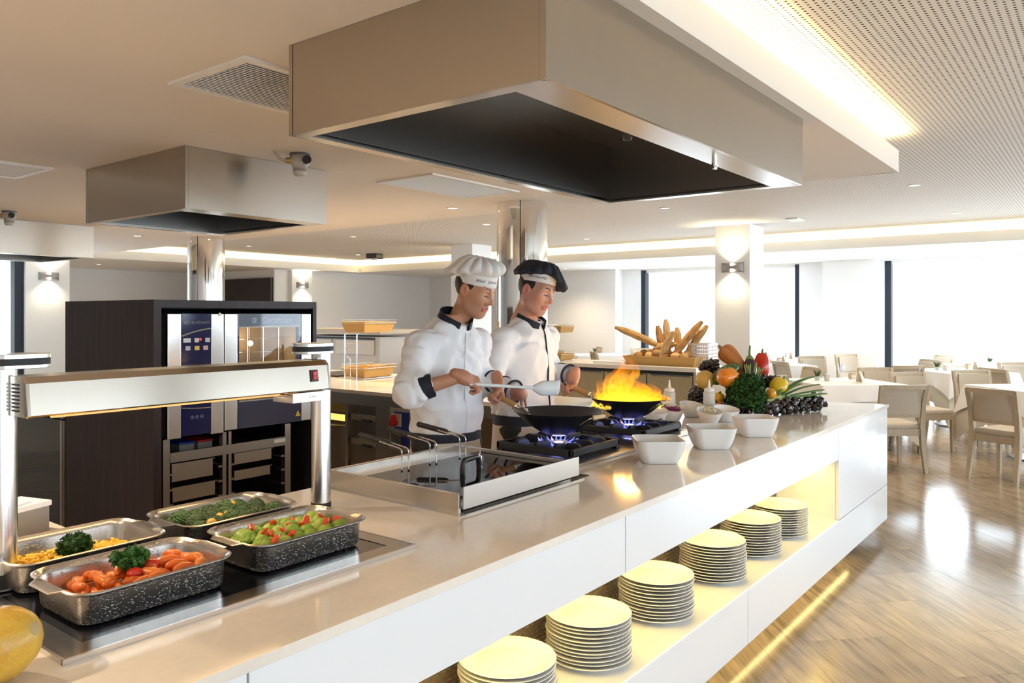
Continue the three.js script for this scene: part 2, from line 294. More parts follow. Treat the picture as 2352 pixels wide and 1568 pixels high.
// square white columns and chrome round columns
for (const [v, l] of [[4.21, 'square white column carrying a wall lamp, behind the vegetable display'], [9.23, 'square white column behind the chef in the white hat']]) {
  const m = struct(numbered('column'), box(10.5, 11.04, 0, TOP, v - .25, v + .25), M.wall, l, 'column');
}
for (const [v, l] of [[4.14, 'polished chrome round column behind the two chefs'], [9.2, 'polished chrome round column above the dark oven cabinet']]) {
  const g = structGroup(numbered('chrome_column'), l, 'column'); g.position.copy(P(5.52, 0, v));
  part('shaft', cyl(.225, .225, CEIL, 0, 0, 0, 64, true), M.chrome, g);
  part('seam', cbox(.006, CEIL, .006, -.19, CEIL / 2, .122), M.black, g);
}
// dark timber cladding with a door in the alcove
{
  const g = structGroup('door_1', 'dark timber clad doorway at the back left', 'door');
  part('surround', [box(10.19, 10.25, 0, 2.36, 14.45, 14.75), box(10.19, 10.25, 1.98, 2.36, 14.75, 17.35), box(10.19, 10.25, 0, 2.36, 16.7, 17.35)], M.woodDark, g);
  part('door_leaf', box(10.21, 10.25, 0, 1.98, 14.75, 16.7), mat({ color: rgb(.03, .016, .012), roughness: .5 }), g);
}
// ---------------------------------------------------------------- ceiling fittings
function downlight(u, y, v, label, group, power = 9) {
  const g = thing('downlight', label, 'ceiling light', P(u, y, v), 0, group);
  part('trim_ring', lathe([[.040, .002], [.048, -.006], [.060, -.004], [.062, .001], [.040, .002]], 24), M.trim, g);
  part('lamp', cyl(.04, .04, .004, 0, -.004, 0, 20), M.lampWhite, g);
  const s = new THREE.SpotLight(rgb(1, .80, .55), power, 0, 1.15, .7, 2); s.position.set(0, -.02, 0); s.target.position.set(0, -2, 0); s.shadow.radius = 2; s.castShadow = true; g.add(s); g.add(s.target);
  return g;
}
{
  let rows = [['nearest', 1.52], ['second', 4.17], ['third', 6.88], ['fourth', 9.65], ['last', 12.5]];
  for (const [w, v] of rows) downlight(8.35, TOP, v, `round recessed downlight, ${w === 'nearest' ? 'first' : w} from the right in the row just beyond the dropped ceiling`, 'recessed downlights');
  for (const [w, v] of rows) if (v !== 4.17) downlight(10.95, TOP, v, `round recessed downlight, ${w === 'nearest' ? 'first' : w} from the right in the far row before the glowing cove`, 'recessed downlights');
  for (const [v, w] of [[4.81, 'beside the near chrome column'], [6.68, 'beside the right corner of the middle hood'], [8.62, 'above the far chrome column']]) downlight(5.35, CEIL, v, `round recessed downlight in the dropped ceiling ${w}`, 'recessed downlights', 18);
  downlight(4.84, CEIL, 9.61, 'round recessed downlight left of the far chrome column', 'recessed downlights');
  for (const [v, w] of [[1.4, 'nearest the right edge'], [3.95, 'right of the square column'], [6.5, 'left of the square column'], [9.25, 'above the black-hatted chef']]) downlight(13.87, CEIL, v, `round recessed downlight in the window-side ceiling border, ${w}`, 'recessed downlights');
  downlight(7.15, CEIL, 15.72, 'round recessed downlight in the alcove at the back left', 'recessed downlights');
  // outside the frame, continuing the rows over the counter front
  for (const u of [2.0, 4.6]) downlight(u, TOP, -1.2, `round recessed downlight over the aisle, ${u < 3 ? 'nearer' : 'farther'} of the pair out of view`, 'recessed downlights', 4);
  for (const [u, v, w] of [[-.9, 2.1, 'left of the hot plate'], [.35, 3.4, 'over the kitchen aisle'], [-1.6, 5.2, 'over the kitchen, farthest left']]) downlight(u, CEIL, v, `round recessed downlight out of view ${w}`, 'recessed downlights', 20);
}
// air grilles in the dropped ceiling
function grille(u0, u1, v0, v1, label) {
  const g = thing('air_grille', label, 'vent', P((u0 + u1) / 2, CEIL, (v0 + v1) / 2), 0, 'ceiling air grilles'), w = u1 - u0, d = v1 - v0;
  part('frame', [cbox(w, .012, .035, 0, -.006, d / 2 - .0175), cbox(w, .012, .035, 0, -.006, -d / 2 + .0175), cbox(.035, .012, d - .07, -w / 2 + .0175, -.006, 0), cbox(.035, .012, d - .07, w / 2 - .0175, -.006, 0)], M.trim, g);
  part('backing', cbox(w - .07, .001, d - .07, 0, -.0006, 0), mat({ color: rgb(.30, .26, .22), roughness: .8 }), g);
  const n = Math.floor((d - .075) / .021), slat = cbox(w - .07, .004, .0135, 0, 0, 0); const t = slat.clone().rotateX(.5);
  for (let i = 0; i < n; i++) { const m = part('slat', t, M.trim, g); m.position.set(0, -.007, -(d - .075) / 2 + .021 * (i + .5)); }
}
grille(1.72, 2.75, 2.60, 3.16, 'white slatted air grille beside the left side of the big hood');
grille(3.94, 4.94, 3.73, 4.30, 'white slatted air grille under the far edge of the big hood, before the chrome column');
grille(1.2, 2.26, 5.6, 6.2, 'slatted air grille at the left edge of the picture');
// gas detectors
function detector(u, v, label) {
  const g = thing('gas_detector', label, 'gas detector', P(u, CEIL, v), -.5);
  const grey = mat({ color: rgb(.45, .42, .39), roughness: .5 });
  part('base_plate', cyl(.062, .062, .012, 0, -.012, 0), mat({ color: rgb(.12, .11, .11), roughness: .5 }), g);
  part('body', lathe([[0, -.10], [.042, -.10], [.046, -.075], [.058, -.06], [.060, -.012], [0, -.012]], 28), grey, g);
  part('sensor_cap', lathe([[0, -.135], [.030, -.135], [.040, -.122], [.042, -.10], [0, -.10]], 24), mat({ color: rgb(.55, .52, .48), roughness: .5 }), g);
  const e = new THREE.CylinderGeometry(.026, .026, .03, 20); e.rotateX(Math.PI / 2); e.translate(.03, -.045, .065);
  part('entry_plug', e, M.blackPlastic, g);
  const c = new THREE.CylinderGeometry(.016, .02, .03, 14); c.rotateZ(Math.PI / 2); c.translate(-.07, -.045, .0);
  part('gland', c, mat({ color: rgb(.5, .36, .14), metalness: .8, roughness: .35 }), g);
  part('conduit', tube([[-.08, -.045, 0], [-.11, -.042, 0], [-.135, -.02, 0], [-.15, .0, 0]], .009, 12, 8), grey, g);
}
detector(2.98, 3.93, 'grey gas detector on the ceiling below the left corner of the big hood');
detector(2.95, 8.3, 'grey gas detector on the ceiling at the left edge above the far hood');
// small black ceiling camera and flat exit sensor
{
  const g = thing('ceiling_speaker', 'small black box fixed to the ceiling left of the white-hatted chef', 'sensor', P(11.0, TOP, 12.05), .3);
  part('housing', cbox(.30, .10, .24, 0, -.05, 0, .02), M.blackPlastic, g); part('lens_ring', cyl(.07, .08, .03, 0, -.13, 0), M.white, g);
  const e = thing('ceiling_sensor', 'flat white rectangular sensor on the ceiling right of the square column', 'sensor', P(10.35, TOP, 3.3), 0);
  part('plate', cbox(.3, .02, .16, 0, -.01, 0, .006), M.white, e);
}
// extraction hoods
function hood(u0, u1, v0, v1, y0, label, bulb) {
  const g = thing('extractor_hood', label, 'extractor hood', P((u0 + u1) / 2, y0, (v0 + v1) / 2)); const ox = (u0 + u1) / 2, oz = (v0 + v1) / 2;
  const B = (a, b, c, d, e, f, r) => { const q = box(a, b, c, d, e, f, r); q.translate(-ox, -y0, oz); return metric(q); };
  const t = .012, yt = CEIL - .002;
  part('front_panel', B(u0 + .02, u1, y0, yt, v0, v0 + t), M.steel, g); part('rear_panel', B(u0 + .02, u1, y0, yt, v1 - t, v1), M.steel, g);
  part('left_panel', B(u0, u0 + t, y0, yt, v0 + .022, v1 - .02), M.steel, g); part('right_panel', B(u1 - t, u1, y0, yt, v0 + t, v1 - t), M.steel, g);
  part('corner_trim', B(u0 - .002, u0 + .018, y0, yt, v0 - .002, v0 + .02), M.steel, g); part('corner_trim', B(u0 - .002, u0 + .018, y0, yt, v1 - .018, v1 + .002), M.steel, g);
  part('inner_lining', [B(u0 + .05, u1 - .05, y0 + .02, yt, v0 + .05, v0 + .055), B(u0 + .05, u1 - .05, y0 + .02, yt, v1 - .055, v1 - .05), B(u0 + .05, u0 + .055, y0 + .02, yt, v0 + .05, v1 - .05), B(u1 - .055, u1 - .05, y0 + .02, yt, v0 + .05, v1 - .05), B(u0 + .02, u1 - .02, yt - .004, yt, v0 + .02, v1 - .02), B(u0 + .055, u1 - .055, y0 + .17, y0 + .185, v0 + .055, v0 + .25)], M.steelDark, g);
  const lip = .055, d = .006;
  part('bottom_lip', [B(u0 + t, u1 - t, y0, y0 + d, v0 + t, v0 + lip), B(u0 + t, u1 - t, y0, y0 + d, v1 - lip, v1 - t), B(u0 + t, u0 + lip, y0, y0 + d, v0 + lip, v1 - lip), B(u1 - lip, u1 - t, y0, y0 + d, v0 + lip, v1 - lip)], M.steelWorn, g);
  part('grease_gutter', [B(u0 + lip, u1 - lip, y0 - .0, y0 + .004, v0 + lip, v0 + lip + .09), B(u0 + lip, u1 - lip, y0 + .004, y0 + .03, v0 + lip + .086, v0 + lip + .09)], M.steelWorn, g);
  if (bulb) {
    const k = (a, b) => [a - ox, -(b - oz)];
    const [bx, bz] = k(...bulb); part('bulb', lathe([[0, -.05], [.018, -.045], [.024, -.025], [.02, -.005], [.014, .012], [0, .012]], 16).translate(bx, .13, bz), M.glass, g);
    part('drain_tap', [cyl(.012, .012, .03, u0 + (u1 - u0) * .62 - ox, -.028, -(v0 + lip + .05 - oz)), cbox(.03, .006, .012, u0 + (u1 - u0) * .62 - ox, -.03, -(v0 + lip + .05 - oz))], M.chrome, g);
  }
  return g;
}
hood(1.755, 4.00, 1.235, 2.375, 2.21, 'large brushed steel extractor hood over the cooking counter', [2.9, 1.62]);
hood(2.42, 3.44, 4.25, 5.50, 2.175, 'middle-sized steel extractor hood above the oven cabinet');
hood(2.7, 4.04, 9.0, 10.3, 2.19, 'distant steel extractor hood cut by the left edge');
// wall lamps: half drums that shine up and down
function sconce(pos, turn, label) {
  const g = thing('wall_lamp', label, 'wall lamp', pos, turn, 'wall lamps');    // local +z points away from the wall
  const grey = mat({ color: rgb(.34, .32, .31), metalness: .5, roughness: .45 });
  const R = .16, H = .15, rings = [[], [], [], []];
  const n = 24; for (let i = 0; i <= n; i++) { const a = Math.PI * i / n, x = R * Math.cos(a), z = .085 * Math.sin(a), cut = .055 * Math.sin(a); rings[0].push([x, -H / 2 + cut, z]); rings[1].push([x, H / 2 - cut, z]); rings[2].push([x * .96, H / 2 - cut, z * .92]); rings[3].push([x * .96, -H / 2 + cut, z * .92]); }
  part('shade', loft([rings[0], rings[1], rings[2], rings[3], rings[0]], false, false, false, false), grey, g);
  part('back_plate', cbox(.3, .13, .01, 0, 0, .006), grey, g);
  part('lamp_tube', cyl(.022, .022, .12, 0, -.06, .04), M.lampWhite, g);
  for (const s of [1, -1]) { const l = new THREE.SpotLight(rgb(1, .86, .58), 3.2, 0, 1.15, .8, 2); l.position.set(0, s * .075, .05); l.target.position.set(0, s * 2, .12); l.shadow.radius = 2; l.castShadow = true; g.add(l); g.add(l.target); }
}
sconce(P(10.5, 2.215, 4.20), -Math.PI / 2, 'half-drum wall lamp on the square column behind the vegetables');
sconce(P(5.72, 2.215, 14.4), 0, 'half-drum wall lamp on the pier at the far left beside the window');
sconce(P(10.89, 2.215, 14.28), 0, 'half-drum wall lamp on the pier above the right end of the oven cabinet');
// ---------------------------------------------------------------- buffet counter
const WT = .92, CF = 1.275, CB = 2.345, CL = -1.2;
{
  const g = thing('buffet_counter', 'long white buffet counter with a lit shelf of plates along its front', 'counter', P(2.4, 0, 1.8));
  const L = (q) => { q.translate(-2.4, 0, 1.8); return q; };
  const B = (a, b, c, d, e, f, r) => metric(L(box(a, b, c, d, e, f, r)));
  const endU = v => 6.04 - .295 * (v - CF);
  const prism = (u0, v0, v1, y0, y1, in_ = 0) => { const s = extrude([[u0, v0], [endU(v0) - in_, v0], [endU(v1) - in_, v1], [u0, v1]], y1 - y0); s.rotateX(-Math.PI / 2); s.translate(0, y0, 0); return metric(L(s)); };
  part('rear_body', [B(CL, 1.04, .105, .895, 1.66, 2.63), B(1.04, 4.84, .105, .895, 1.66, CB - .01)], M.white, g);
  part('end_body', prism(4.825, CF + .022, CB - .01, .105, .895, .02), M.lacquer, g);
  part('shelf_floor', B(CL, 4.81, .315, .35, CF + .004, 1.66), M.lacquer, g);
  part('shelf_ceiling', B(CL, 4.81, .706, .73, CF + .02, 1.66), M.lacquer, g);
  part('shelf_end', B(4.795, 4.815, .35, .706, CF + .02, 1.66), M.lacquer, g);
  part('lower_body', B(CL, 4.82, .105, .315, CF + .03, 1.66), M.white, g);
  // perforated brown back of the shelf
  {
    const holes = []; const s = new THREE.Shape([[CL, .36], [4.79, .36], [4.79, .70], [CL, .70]].map(p => new THREE.Vector2(...p)));
    for (let j = 0; j < 20; j++) for (let i = 0; i < 190; i++) { const x = CL + .02 + i * .0315 + (j % 2) * .0157, y = .37 + j * .0165; if (x + .024 > 4.785 || x < 1.2) continue; s.holes.push(new THREE.Path([[x, y], [x, y + .007], [x + .022, y + .007], [x + .022, y]].map(p => new THREE.Vector2(...p)))); }
    const q = new THREE.ExtrudeGeometry(s, { depth: .002, bevelEnabled: false }); q.translate(0, 0, -1.64); L(q);
    part('perforated_back', q, mat({ color: rgb(.20, .13, .06), metalness: .3, roughness: .45 }), g);
  }
  // fronts: upper drawers, tall end door, lower panels
  const y0 = .706, y1 = .896, gp = .0025;
  const upper = [[CL, -.6], [-.6, .85], [.85, 2.27], [2.27, 4.80]]; for (const [a, b] of upper) part('drawer_front', B(a + gp, b - gp, y0, y1, CF, CF + .02, .0015), M.lacquer, g);
  part('door_front', B(4.80 + gp, 6.04, .352, y1, CF, CF + .02, .0015), M.lacquer, g);
  for (const [a, b] of [[CL, .6], [.6, 3.36], [3.36, 6.04]]) part('lower_panel', B(a + gp, b - gp * (b < 6), .105, .346, CF, CF + .02, .0015), M.lacquer, g);
  part('plinth', B(CL, 5.5, 0, .105, 1.75, 2.2), M.gap, g);
  // shelf lighting under the shelf ceiling, and a strip below the counter edge
  part('led_strip', B(CL, 4.78, .698, .704, 1.40, 1.415), M.ledWarm, g);
  part('led_strip', B(CL, 5.3, .098, .104, 1.345, 1.36), M.ledWarm, g);
}
areaLight(3.9, .03, [1, .74, .20], 34, P(2.85, .694, 1.41), 'down');
areaLight(4.6, .015, [1, .74, .22], 7, P(2.95, .096, 1.352), 'down');
{
  const g = thing('worktop', 'glossy cream stone worktop on the buffet counter', 'worktop', P(2.4, WT, 1.8));
  const slab = (pts) => { const s = extrude(pts, .021, .0012); s.rotateX(-Math.PI / 2); s.translate(-2.4, -.0222, 1.8); return metric(s); };
  part('slab', slab([[CL, 1.268], [1.885, 1.268], [1.885, 2.345], [1.038, 2.345], [1.038, 2.65], [CL, 2.65]]), M.worktop, g);
  part('slab', slab([[1.8875, 1.268], [6.05, 1.268], [5.735, 2.345], [1.8875, 2.345]]), M.worktop, g);
  part('edge_strip', box(CL, 6.03, .897, .8985, 1.30, 1.31).translate(-2.4, -WT, 1.8), M.gap, g);
}
// plates
{
  const pl = lathe([[0, .004], [.085, .004], [.092, .0], [.096, .003], [.105, .009], [.142, .0195], [.149, .0205], [.1505, .022], [.149, .0235], [.141, .0225], [.104, .0125], [.094, .0075], [0, .0075]], 40);
  const proto = solo('dinner_plate', pl, M.plate, '', 'plate', null, 0, 'white dinner plates on the lit shelf');
  const R = rng(77), ord = ['farthest', 'second farthest', 'third farthest', 'third nearest', 'second nearest', 'nearest']; let first = true;
  const nth = ['bottom', 'second', 'third', 'fourth', 'fifth', 'sixth', 'seventh', 'eighth', 'ninth', 'tenth', 'eleventh', 'twelfth', 'thirteenth', 'fourteenth'];
  [[4.316, 12], [3.891, 13], [3.416, 13], [2.854, 12], [2.341, 12], [1.88, 12]].forEach(([u, n], s) => {
    for (let k = 0; k < n; k++) {
      const pos = P(u + (R() - .5) * .010, .351 + k * .0131, 1.463 + (R() - .5) * .008);
      const label = `white dinner plate, ${k === n - 1 ? 'on top' : k === 0 ? 'at the bottom' : nth[k] + ' from the bottom'} of the ${ord[s]} stack`;
      if (first) { proto.position.copy(pos); proto.userData.label = label; first = false; } else copy(proto, pos, R() * 6, label);
    }
  });
}
// ---------------------------------------------------------------- hot plate and heat lamp bridge
{
  const g = thing('hot_plate', 'black glass hot plate in a steel frame set on the worktop', 'hot plate', P(1.08, WT, 1.86)); const w = .905, d = .69, f = .055;
  part('frame', [cbox(w, .010, f, 0, .005, d / 2 - f / 2), cbox(w, .010, f, 0, .005, -d / 2 + f / 2), cbox(f, .010, d - 2 * f, -w / 2 + f / 2, .005, 0), cbox(f, .010, d - 2 * f, w / 2 - f / 2, .005, 0)], phys({ color: rgb(.36, .34, .32), metalness: 1, roughness: .2, bumpMap: brushTex, bumpScale: .00005 }), g);
  part('edge_trim', [cbox(w + .006, .011, .006, 0, .0052, d / 2), cbox(.006, .011, d, -w / 2, .0052, 0), cbox(.006, .011, d, w / 2, .0052, 0)], M.satin, g);
  part('glass_top', cbox(w - 2 * f, .008, d - 2 * f, 0, .0045, 0), M.blackGlass, g);
}
{
  const g = thing('heat_lamp_bridge', 'brushed steel heat lamp bridge on two posts over the food pans', 'heat lamp', P(1.15, WT, 2.0));
  const at = (u, v) => [u - 1.15, -(v - 2.0)];
  for (const [u, s] of [[.712, 1], [1.634, -1]]) {
    const [x, z] = at(u, 2.045); const H = .515;
    const p = part('post', cyl(.031, .031, H, x, .012 * (u < 1), z, 40), M.satin, g);
    part('base_ring', cyl(.0325, .0325, .03, x, .0005 + .0115 * (u < 1), z, 40), M.black, p); if (u < 1) part('base_plate', cyl(.055, .055, .004, x, .0115, z, 32), M.steelDark, p);
    const cap = (y, h) => { const e = extrude(rrect(.135, .09, .042, 8), h, .0012); e.rotateX(-Math.PI / 2); e.translate(x + s * .032, y, z); return e; };
    const c = part('shelf_clamp', [cap(H, .007), cap(H + .023, .009)], M.satin, g); part('rubber_pad', [cap(H + .008, .014)].map(q => q.scale(1, 1, 1)), M.black, c);
  }
  // lamp housing: sloping trough section swept along
  const sec = [[-.075, 0], [-.080, .004], [-.069, .076], [-.052, .090], [.045, .090], [.058, .080], [.075, .0]];
  const y = .408, u0 = .726, u1 = 1.566;
  const rr = []; for (const s of [[u0], [u1]]) rr.push(sec.map(([z, h]) => [s[0] - 1.15, y + h, -(z)]));
  const body = loft([rr[0].map(p => [p[0], p[1], p[2]]), rr[1]], true, false, false, false); metric(body);
  const h = part('lamp_housing', [body, cbox(u1 - u0, .003, .13, (u0 + u1) / 2 - 1.15, y + .004, 0)], M.steel, g);
  const endS = e => { const s = extrude(sec.map(([z, q]) => [-z, q]), .006, .0015); s.rotateY(-Math.PI / 2); s.translate(e - 1.15, y, 0); return s; };
  const e1 = part('end_cap', endS(u0), M.steel, h), e2 = part('end_cap', endS(u1 + .006), M.steel, h);
  for (let k = 0; k < 8; k++) part('vent_slot', cbox(.002, .0035, .035, u0 - .0085 - 1.15, y + .012 + k * .0085, .015), M.black, g);
  part('heat_element', cyl(.008, .008, .7, 0, 0, 0, 12).rotateZ(Math.PI / 2).translate(.35, y - .006, 0), mat({ color: rgb(.5, .3, .15), emissive: rgb(1, .42, .12), emissiveIntensity: 1.2 }), g, 'glowing heat element');
  const l = areaLight(.7, .05, [1, .62, .28], 14, P(1.15, WT + y - .016, 2.0), 'down');
  // switch
  const sl = .355, swx = 1.512 - 1.15, swy = y + .046, swz = .0725;
  const sw = new THREE.Group(); sw.name = 'switch'; sw.position.set(swx, swy, swz + .003); sw.rotation.x = -.15; g.add(sw);
  part('bezel', cbox(.026, .036, .006, 0, 0, 0, .001), M.blackPlastic, sw); 
  part('rocker', cbox(.017, .027, .006, 0, 0, .003, .0015), mat({ color: rgb(.55, .01, .015), roughness: .25 }), sw, 'red rocker switch');
  part('marking', [new THREE.TorusGeometry(.0028, .0005, 6, 20).translate(0, .006, .0063), cbox(.001, .005, .0006, 0, -.007, .0063)], M.white, sw);
  // control box underneath, with its lettering
  const bx = part('control_box', cbox(.125, .030, .10, 1.5 - 1.15, y - .018, .022, .0015), M.satin, g);
  for (let k = 0; k < 3; k++) part('vent_slot', cbox(.002, .003, .022, 1.4365 - 1.15, y - .008, -.008 + .03 * k), M.black, g);
  const tx = canvasTex(256, 64, (c, w, hh) => { c.fillStyle = '#cfcdca'; c.fillRect(0, 0, w, hh); c.fillStyle = '#23252a'; c.font = 'italic 30px sans-serif'; c.fillText('edesa', 74, 44); c.lineWidth = 4; c.strokeStyle = '#23252a'; c.beginPath(); c.arc(46, 36, 12, .6, 5.4); c.stroke(); c.fillRect(40, 20, 14, 6); });
  part('maker_label', new THREE.PlaneGeometry(.05, .0125).translate(1.515 - 1.15, y - .0165, .0724), phys({ map: tx, metalness: .6, roughness: .4 }), g);
}
// ---------------------------------------------------------------- pasta cooker with black glass lid
{
  const g = thing('pasta_cooker', 'steel framed cooker with a black glass lid and three basket handles', 'cooker', P(2.22, WT, 1.97));
  const B = (a, b, c, d, e, f, r) => metric(box(a, b, c, d, e, f, r).translate(-2.22, -WT, 1.97));
  const S = M.steelWorn;
  part('side_wall', B(1.868, 1.880, WT, .987, 1.655, 2.31, .002), S, g); part('side_wall', B(2.565, 2.585, WT, .985, 1.70, 2.31, .002), S, g);
  part('front_guard', B(1.880, 2.558, .936, 1.008, 1.642, 1.648, .001), M.satin, g);
  part('front_trim', [B(1.872, 2.575, WT, .925, 1.628, 1.66), B(1.872, 2.6, .9205, .9215, 1.66, 1.70)], M.satin, g);
  part('slot', B(1.9, 2.64, .9205, .9225, 1.648, 1.69), M.black, g);
  part('rear_rim', B(1.868, 2.585, WT, .984, 2.288, 2.312, .003), S, g);
  part('deck', B(1.88, 2.57, WT, .962, 1.69, 2.29), M.steelDark, g);
  part('glass_lid', B(1.90, 2.555, .962, .970, 1.675, 2.17, .002), M.blackGlass, g);
  part('rear_deck', B(1.88, 2.57, .962, .968, 2.17, 2.29), M.satin, g);
  part('side_flange', B(1.852, 1.870, WT, .923, 1.63, 2.33), M.satin, g);
  // basket handles: two rods that stand on the lid, bend over and end in a black grip
  const hs = [[2.085, 2.115, .084, 0], [2.245, 2.122, .087, 1], [2.41, 2.112, .09, 2]];
  for (const [u, v, h, k] of hs) {
    const b = new THREE.Group(); b.name = 'basket_handle'; b.position.copy(P(u - 2.22, .970 - WT, v - 1.97)); g.add(b);
    const dirx = -.02, dz = -1;          // grip runs back and a little to the left
    for (const s of [-1, 1]) part('rod', wire([[s * .012, 0, s * .006], [s * .012, h, s * .006], [s * .012 + dirx * .12, h + .016, s * .006 + dz * .12]], .0028, .016), M.chrome, b);
    part('grip', sweep([V3(dirx * .083, h + .011, dz * .083), V3(dirx * .095, h + .012, dz * .095), V3(dirx * .15, h + .018, dz * .15), V3(dirx * .245, h + .029, dz * .245), V3(dirx * .252, h + .03, dz * .252)], t => t < .05 ? .008 : t > .97 ? .009 : .0118, 12), M.blackPlastic, b);
    for (const s of [-1, 1]) part('ferrule', cyl(.0038, .0038, .006, s * .012, -.001, s * .006, 10), M.black, b);
  }
  // lid handle: black arch standing on the glass, and a steel ring
  { const q = wire([[-.070, 0, .01], [-.064, .050, .008], [.064, .050, -.008], [.070, 0, -.01]], .0105, .022, 10); const m = part('lid_handle', q, M.blackPlastic, g); m.position.copy(P(2.225 - 2.22, .970 - WT, 1.91 - 1.97)); m.scale.set(.85, 1, 1); }
  { const q = new THREE.TorusGeometry(.021, .0035, 10, 28); q.rotateY(.5); q.translate(0, .022, 0); const m = part('pull_ring', q, M.chrome, g); m.position.copy(P(2.40 - 2.22, .970 - WT, 2.01 - 1.97)); }
}
// ---------------------------------------------------------------- gas hobs, woks, fire
const flameBlue = phys({ color: rgb(.02, .02, .05), emissive: rgb(.16, .20, 1), emissiveIntensity: 2.2, transparent: true, opacity: .5, roughness: 1, specularIntensity: 0 });
const flamePale = phys({ color: rgb(.02, .02, .02), emissive: rgb(.85, .62, .85), emissiveIntensity: 1.6, transparent: true, opacity: .4, roughness: 1, specularIntensity: 0 });
function gasHob(cu, cv, u0, label, firelabel) {
  const g = thing('gas_hob', label, 'gas hob', P(cu, WT, cv));
  part('tray', [cbox(cu - u0 + .245, .012, .53, (.245 - (cu - u0)) / 2, .0065, .01, .002)], M.steelWorn, g);
  part('drip_pan', cbox(.43, .004, .43, 0, .011, 0), M.iron, g);
  const bar = (w, h, d, x, y, z) => cbox(w, h, d, x, y, z, .006), R = .207, y = .048;
  part('grate_frame', [bar(2 * R, .034, .022, 0, y - .008, R - .011), bar(2 * R, .034, .022, 0, y - .008, -R + .011), bar(.022, .034, 2 * R, R - .011, y - .008, 0), bar(.022, .034, 2 * R, -R + .011, y - .008, 0)], M.iron, g);
  for (const [sx, sz] of [[1, 1], [1, -1], [-1, 1], [-1, -1]]) part('grate_foot', cbox(.03, .018, .03, sx * (R - .016), .018, sz * (R - .016), .004), M.iron, g);
  for (const a of [0, 1, 2, 3]) for (const o of [-.105, 0, .105]) {
    const len = o ? .085 : .115; const q = extrude([[-len / 2, -.022], [len / 2 - .004, -.022], [len / 2, .006], [len / 2 - .014, .014], [-len / 2 + .02, .010], [-len / 2, -.002]], .012, .003, 2); q.translate(0, 0, -.006);
    const m = part('grate_finger', q, M.iron, g); m.position.set((R - .022 - len / 2) * Math.cos(a * Math.PI / 2) + o * Math.sin(a * Math.PI / 2), y + .006, -(R - .022 - len / 2) * Math.sin(a * Math.PI / 2) + o * Math.cos(a * Math.PI / 2)); m.rotation.y = a * Math.PI / 2;
  }
  const b = part('burner', lathe([[0, .0], [.062, .0], [.066, .012], [.060, .022], [.052, .026], [.048, .022], [0, .022]], 36).translate(0, .013, 0), mat({ color: rgb(.10, .09, .08), metalness: .6, roughness: .5 }), g);
  part('burner_cap', lathe([[0, 0], [.042, 0], [.044, .006], [.034, .012], [0, .014]], 36).translate(0, .037, 0), mat({ color: rgb(.42, .28, .16), metalness: .7, roughness: .4 }), b);
  // blue gas flames all round
  const f = thing('gas_flame', firelabel, 'flame', P(cu, WT, cv));
  const R0 = rng(Math.round(cu * 100));
  for (let k = 0; k < 26; k++) {
    const a = k / 26 * Math.PI * 2, l = .035 + .018 * R0(), q = sweep([V3(0, 0, 0), V3(.012, .006, 0), V3(.028, .012, 0), V3(l, .022 + .01 * R0(), 0)], t => .0058 * Math.sin(Math.PI * Math.min(1, .12 + t * .88)) + .0006, 7);
    const m = part('flame', q, k % 4 ? flameBlue : flamePale, f); m.position.set(.058 * Math.cos(a), .034, -.058 * Math.sin(a)); m.rotation.y = a; m.castShadow = false;
  }
  const l = new THREE.PointLight(rgb(.35, .4, 1), .10, 0, 2); l.position.set(0, .07, 0); l.shadow.radius = 2; l.castShadow = true; f.add(l);
  return g;
}
gasHob(3.01, 2.045, 2.60, 'cast-iron gas hob under the empty wok, next to the glass-lidded cooker', 'blue gas flame under the empty wok');
gasHob(3.71, 2.065, 3.28, 'cast-iron gas hob under the flaming wok, beside the white sauce bowls', 'blue gas flame under the flaming wok');
M.wok = phys({ color: rgb(.016, .016, .017), roughness: .36, metalness: .25 });
M.wokIn = phys({ color: rgb(.05, .048, .045), roughness: .42, metalness: .3 });
const bambooTex = dataTex(64, 256, (x, y) => { const k = .86 + .14 * nD(x * .5, y * .1) - (Math.abs(y - .12) < .004 || Math.abs(y - .16) < .004 || Math.abs(y - .2) < .004 ? .25 : 0); return [k * .86, k * .68, k * .44]; }, true);
M.bamboo = mat({ color: rgb(.85, .80, .75), map: bambooTex, roughness: .5 });
M.palewood = mat({ color: rgb(.72, .50, .26), roughness: .45, map: dataTex(64, 64, (x, y) => { const k = .9 + .1 * nC(x, y * .1); return [k, k, k]; }, true) });
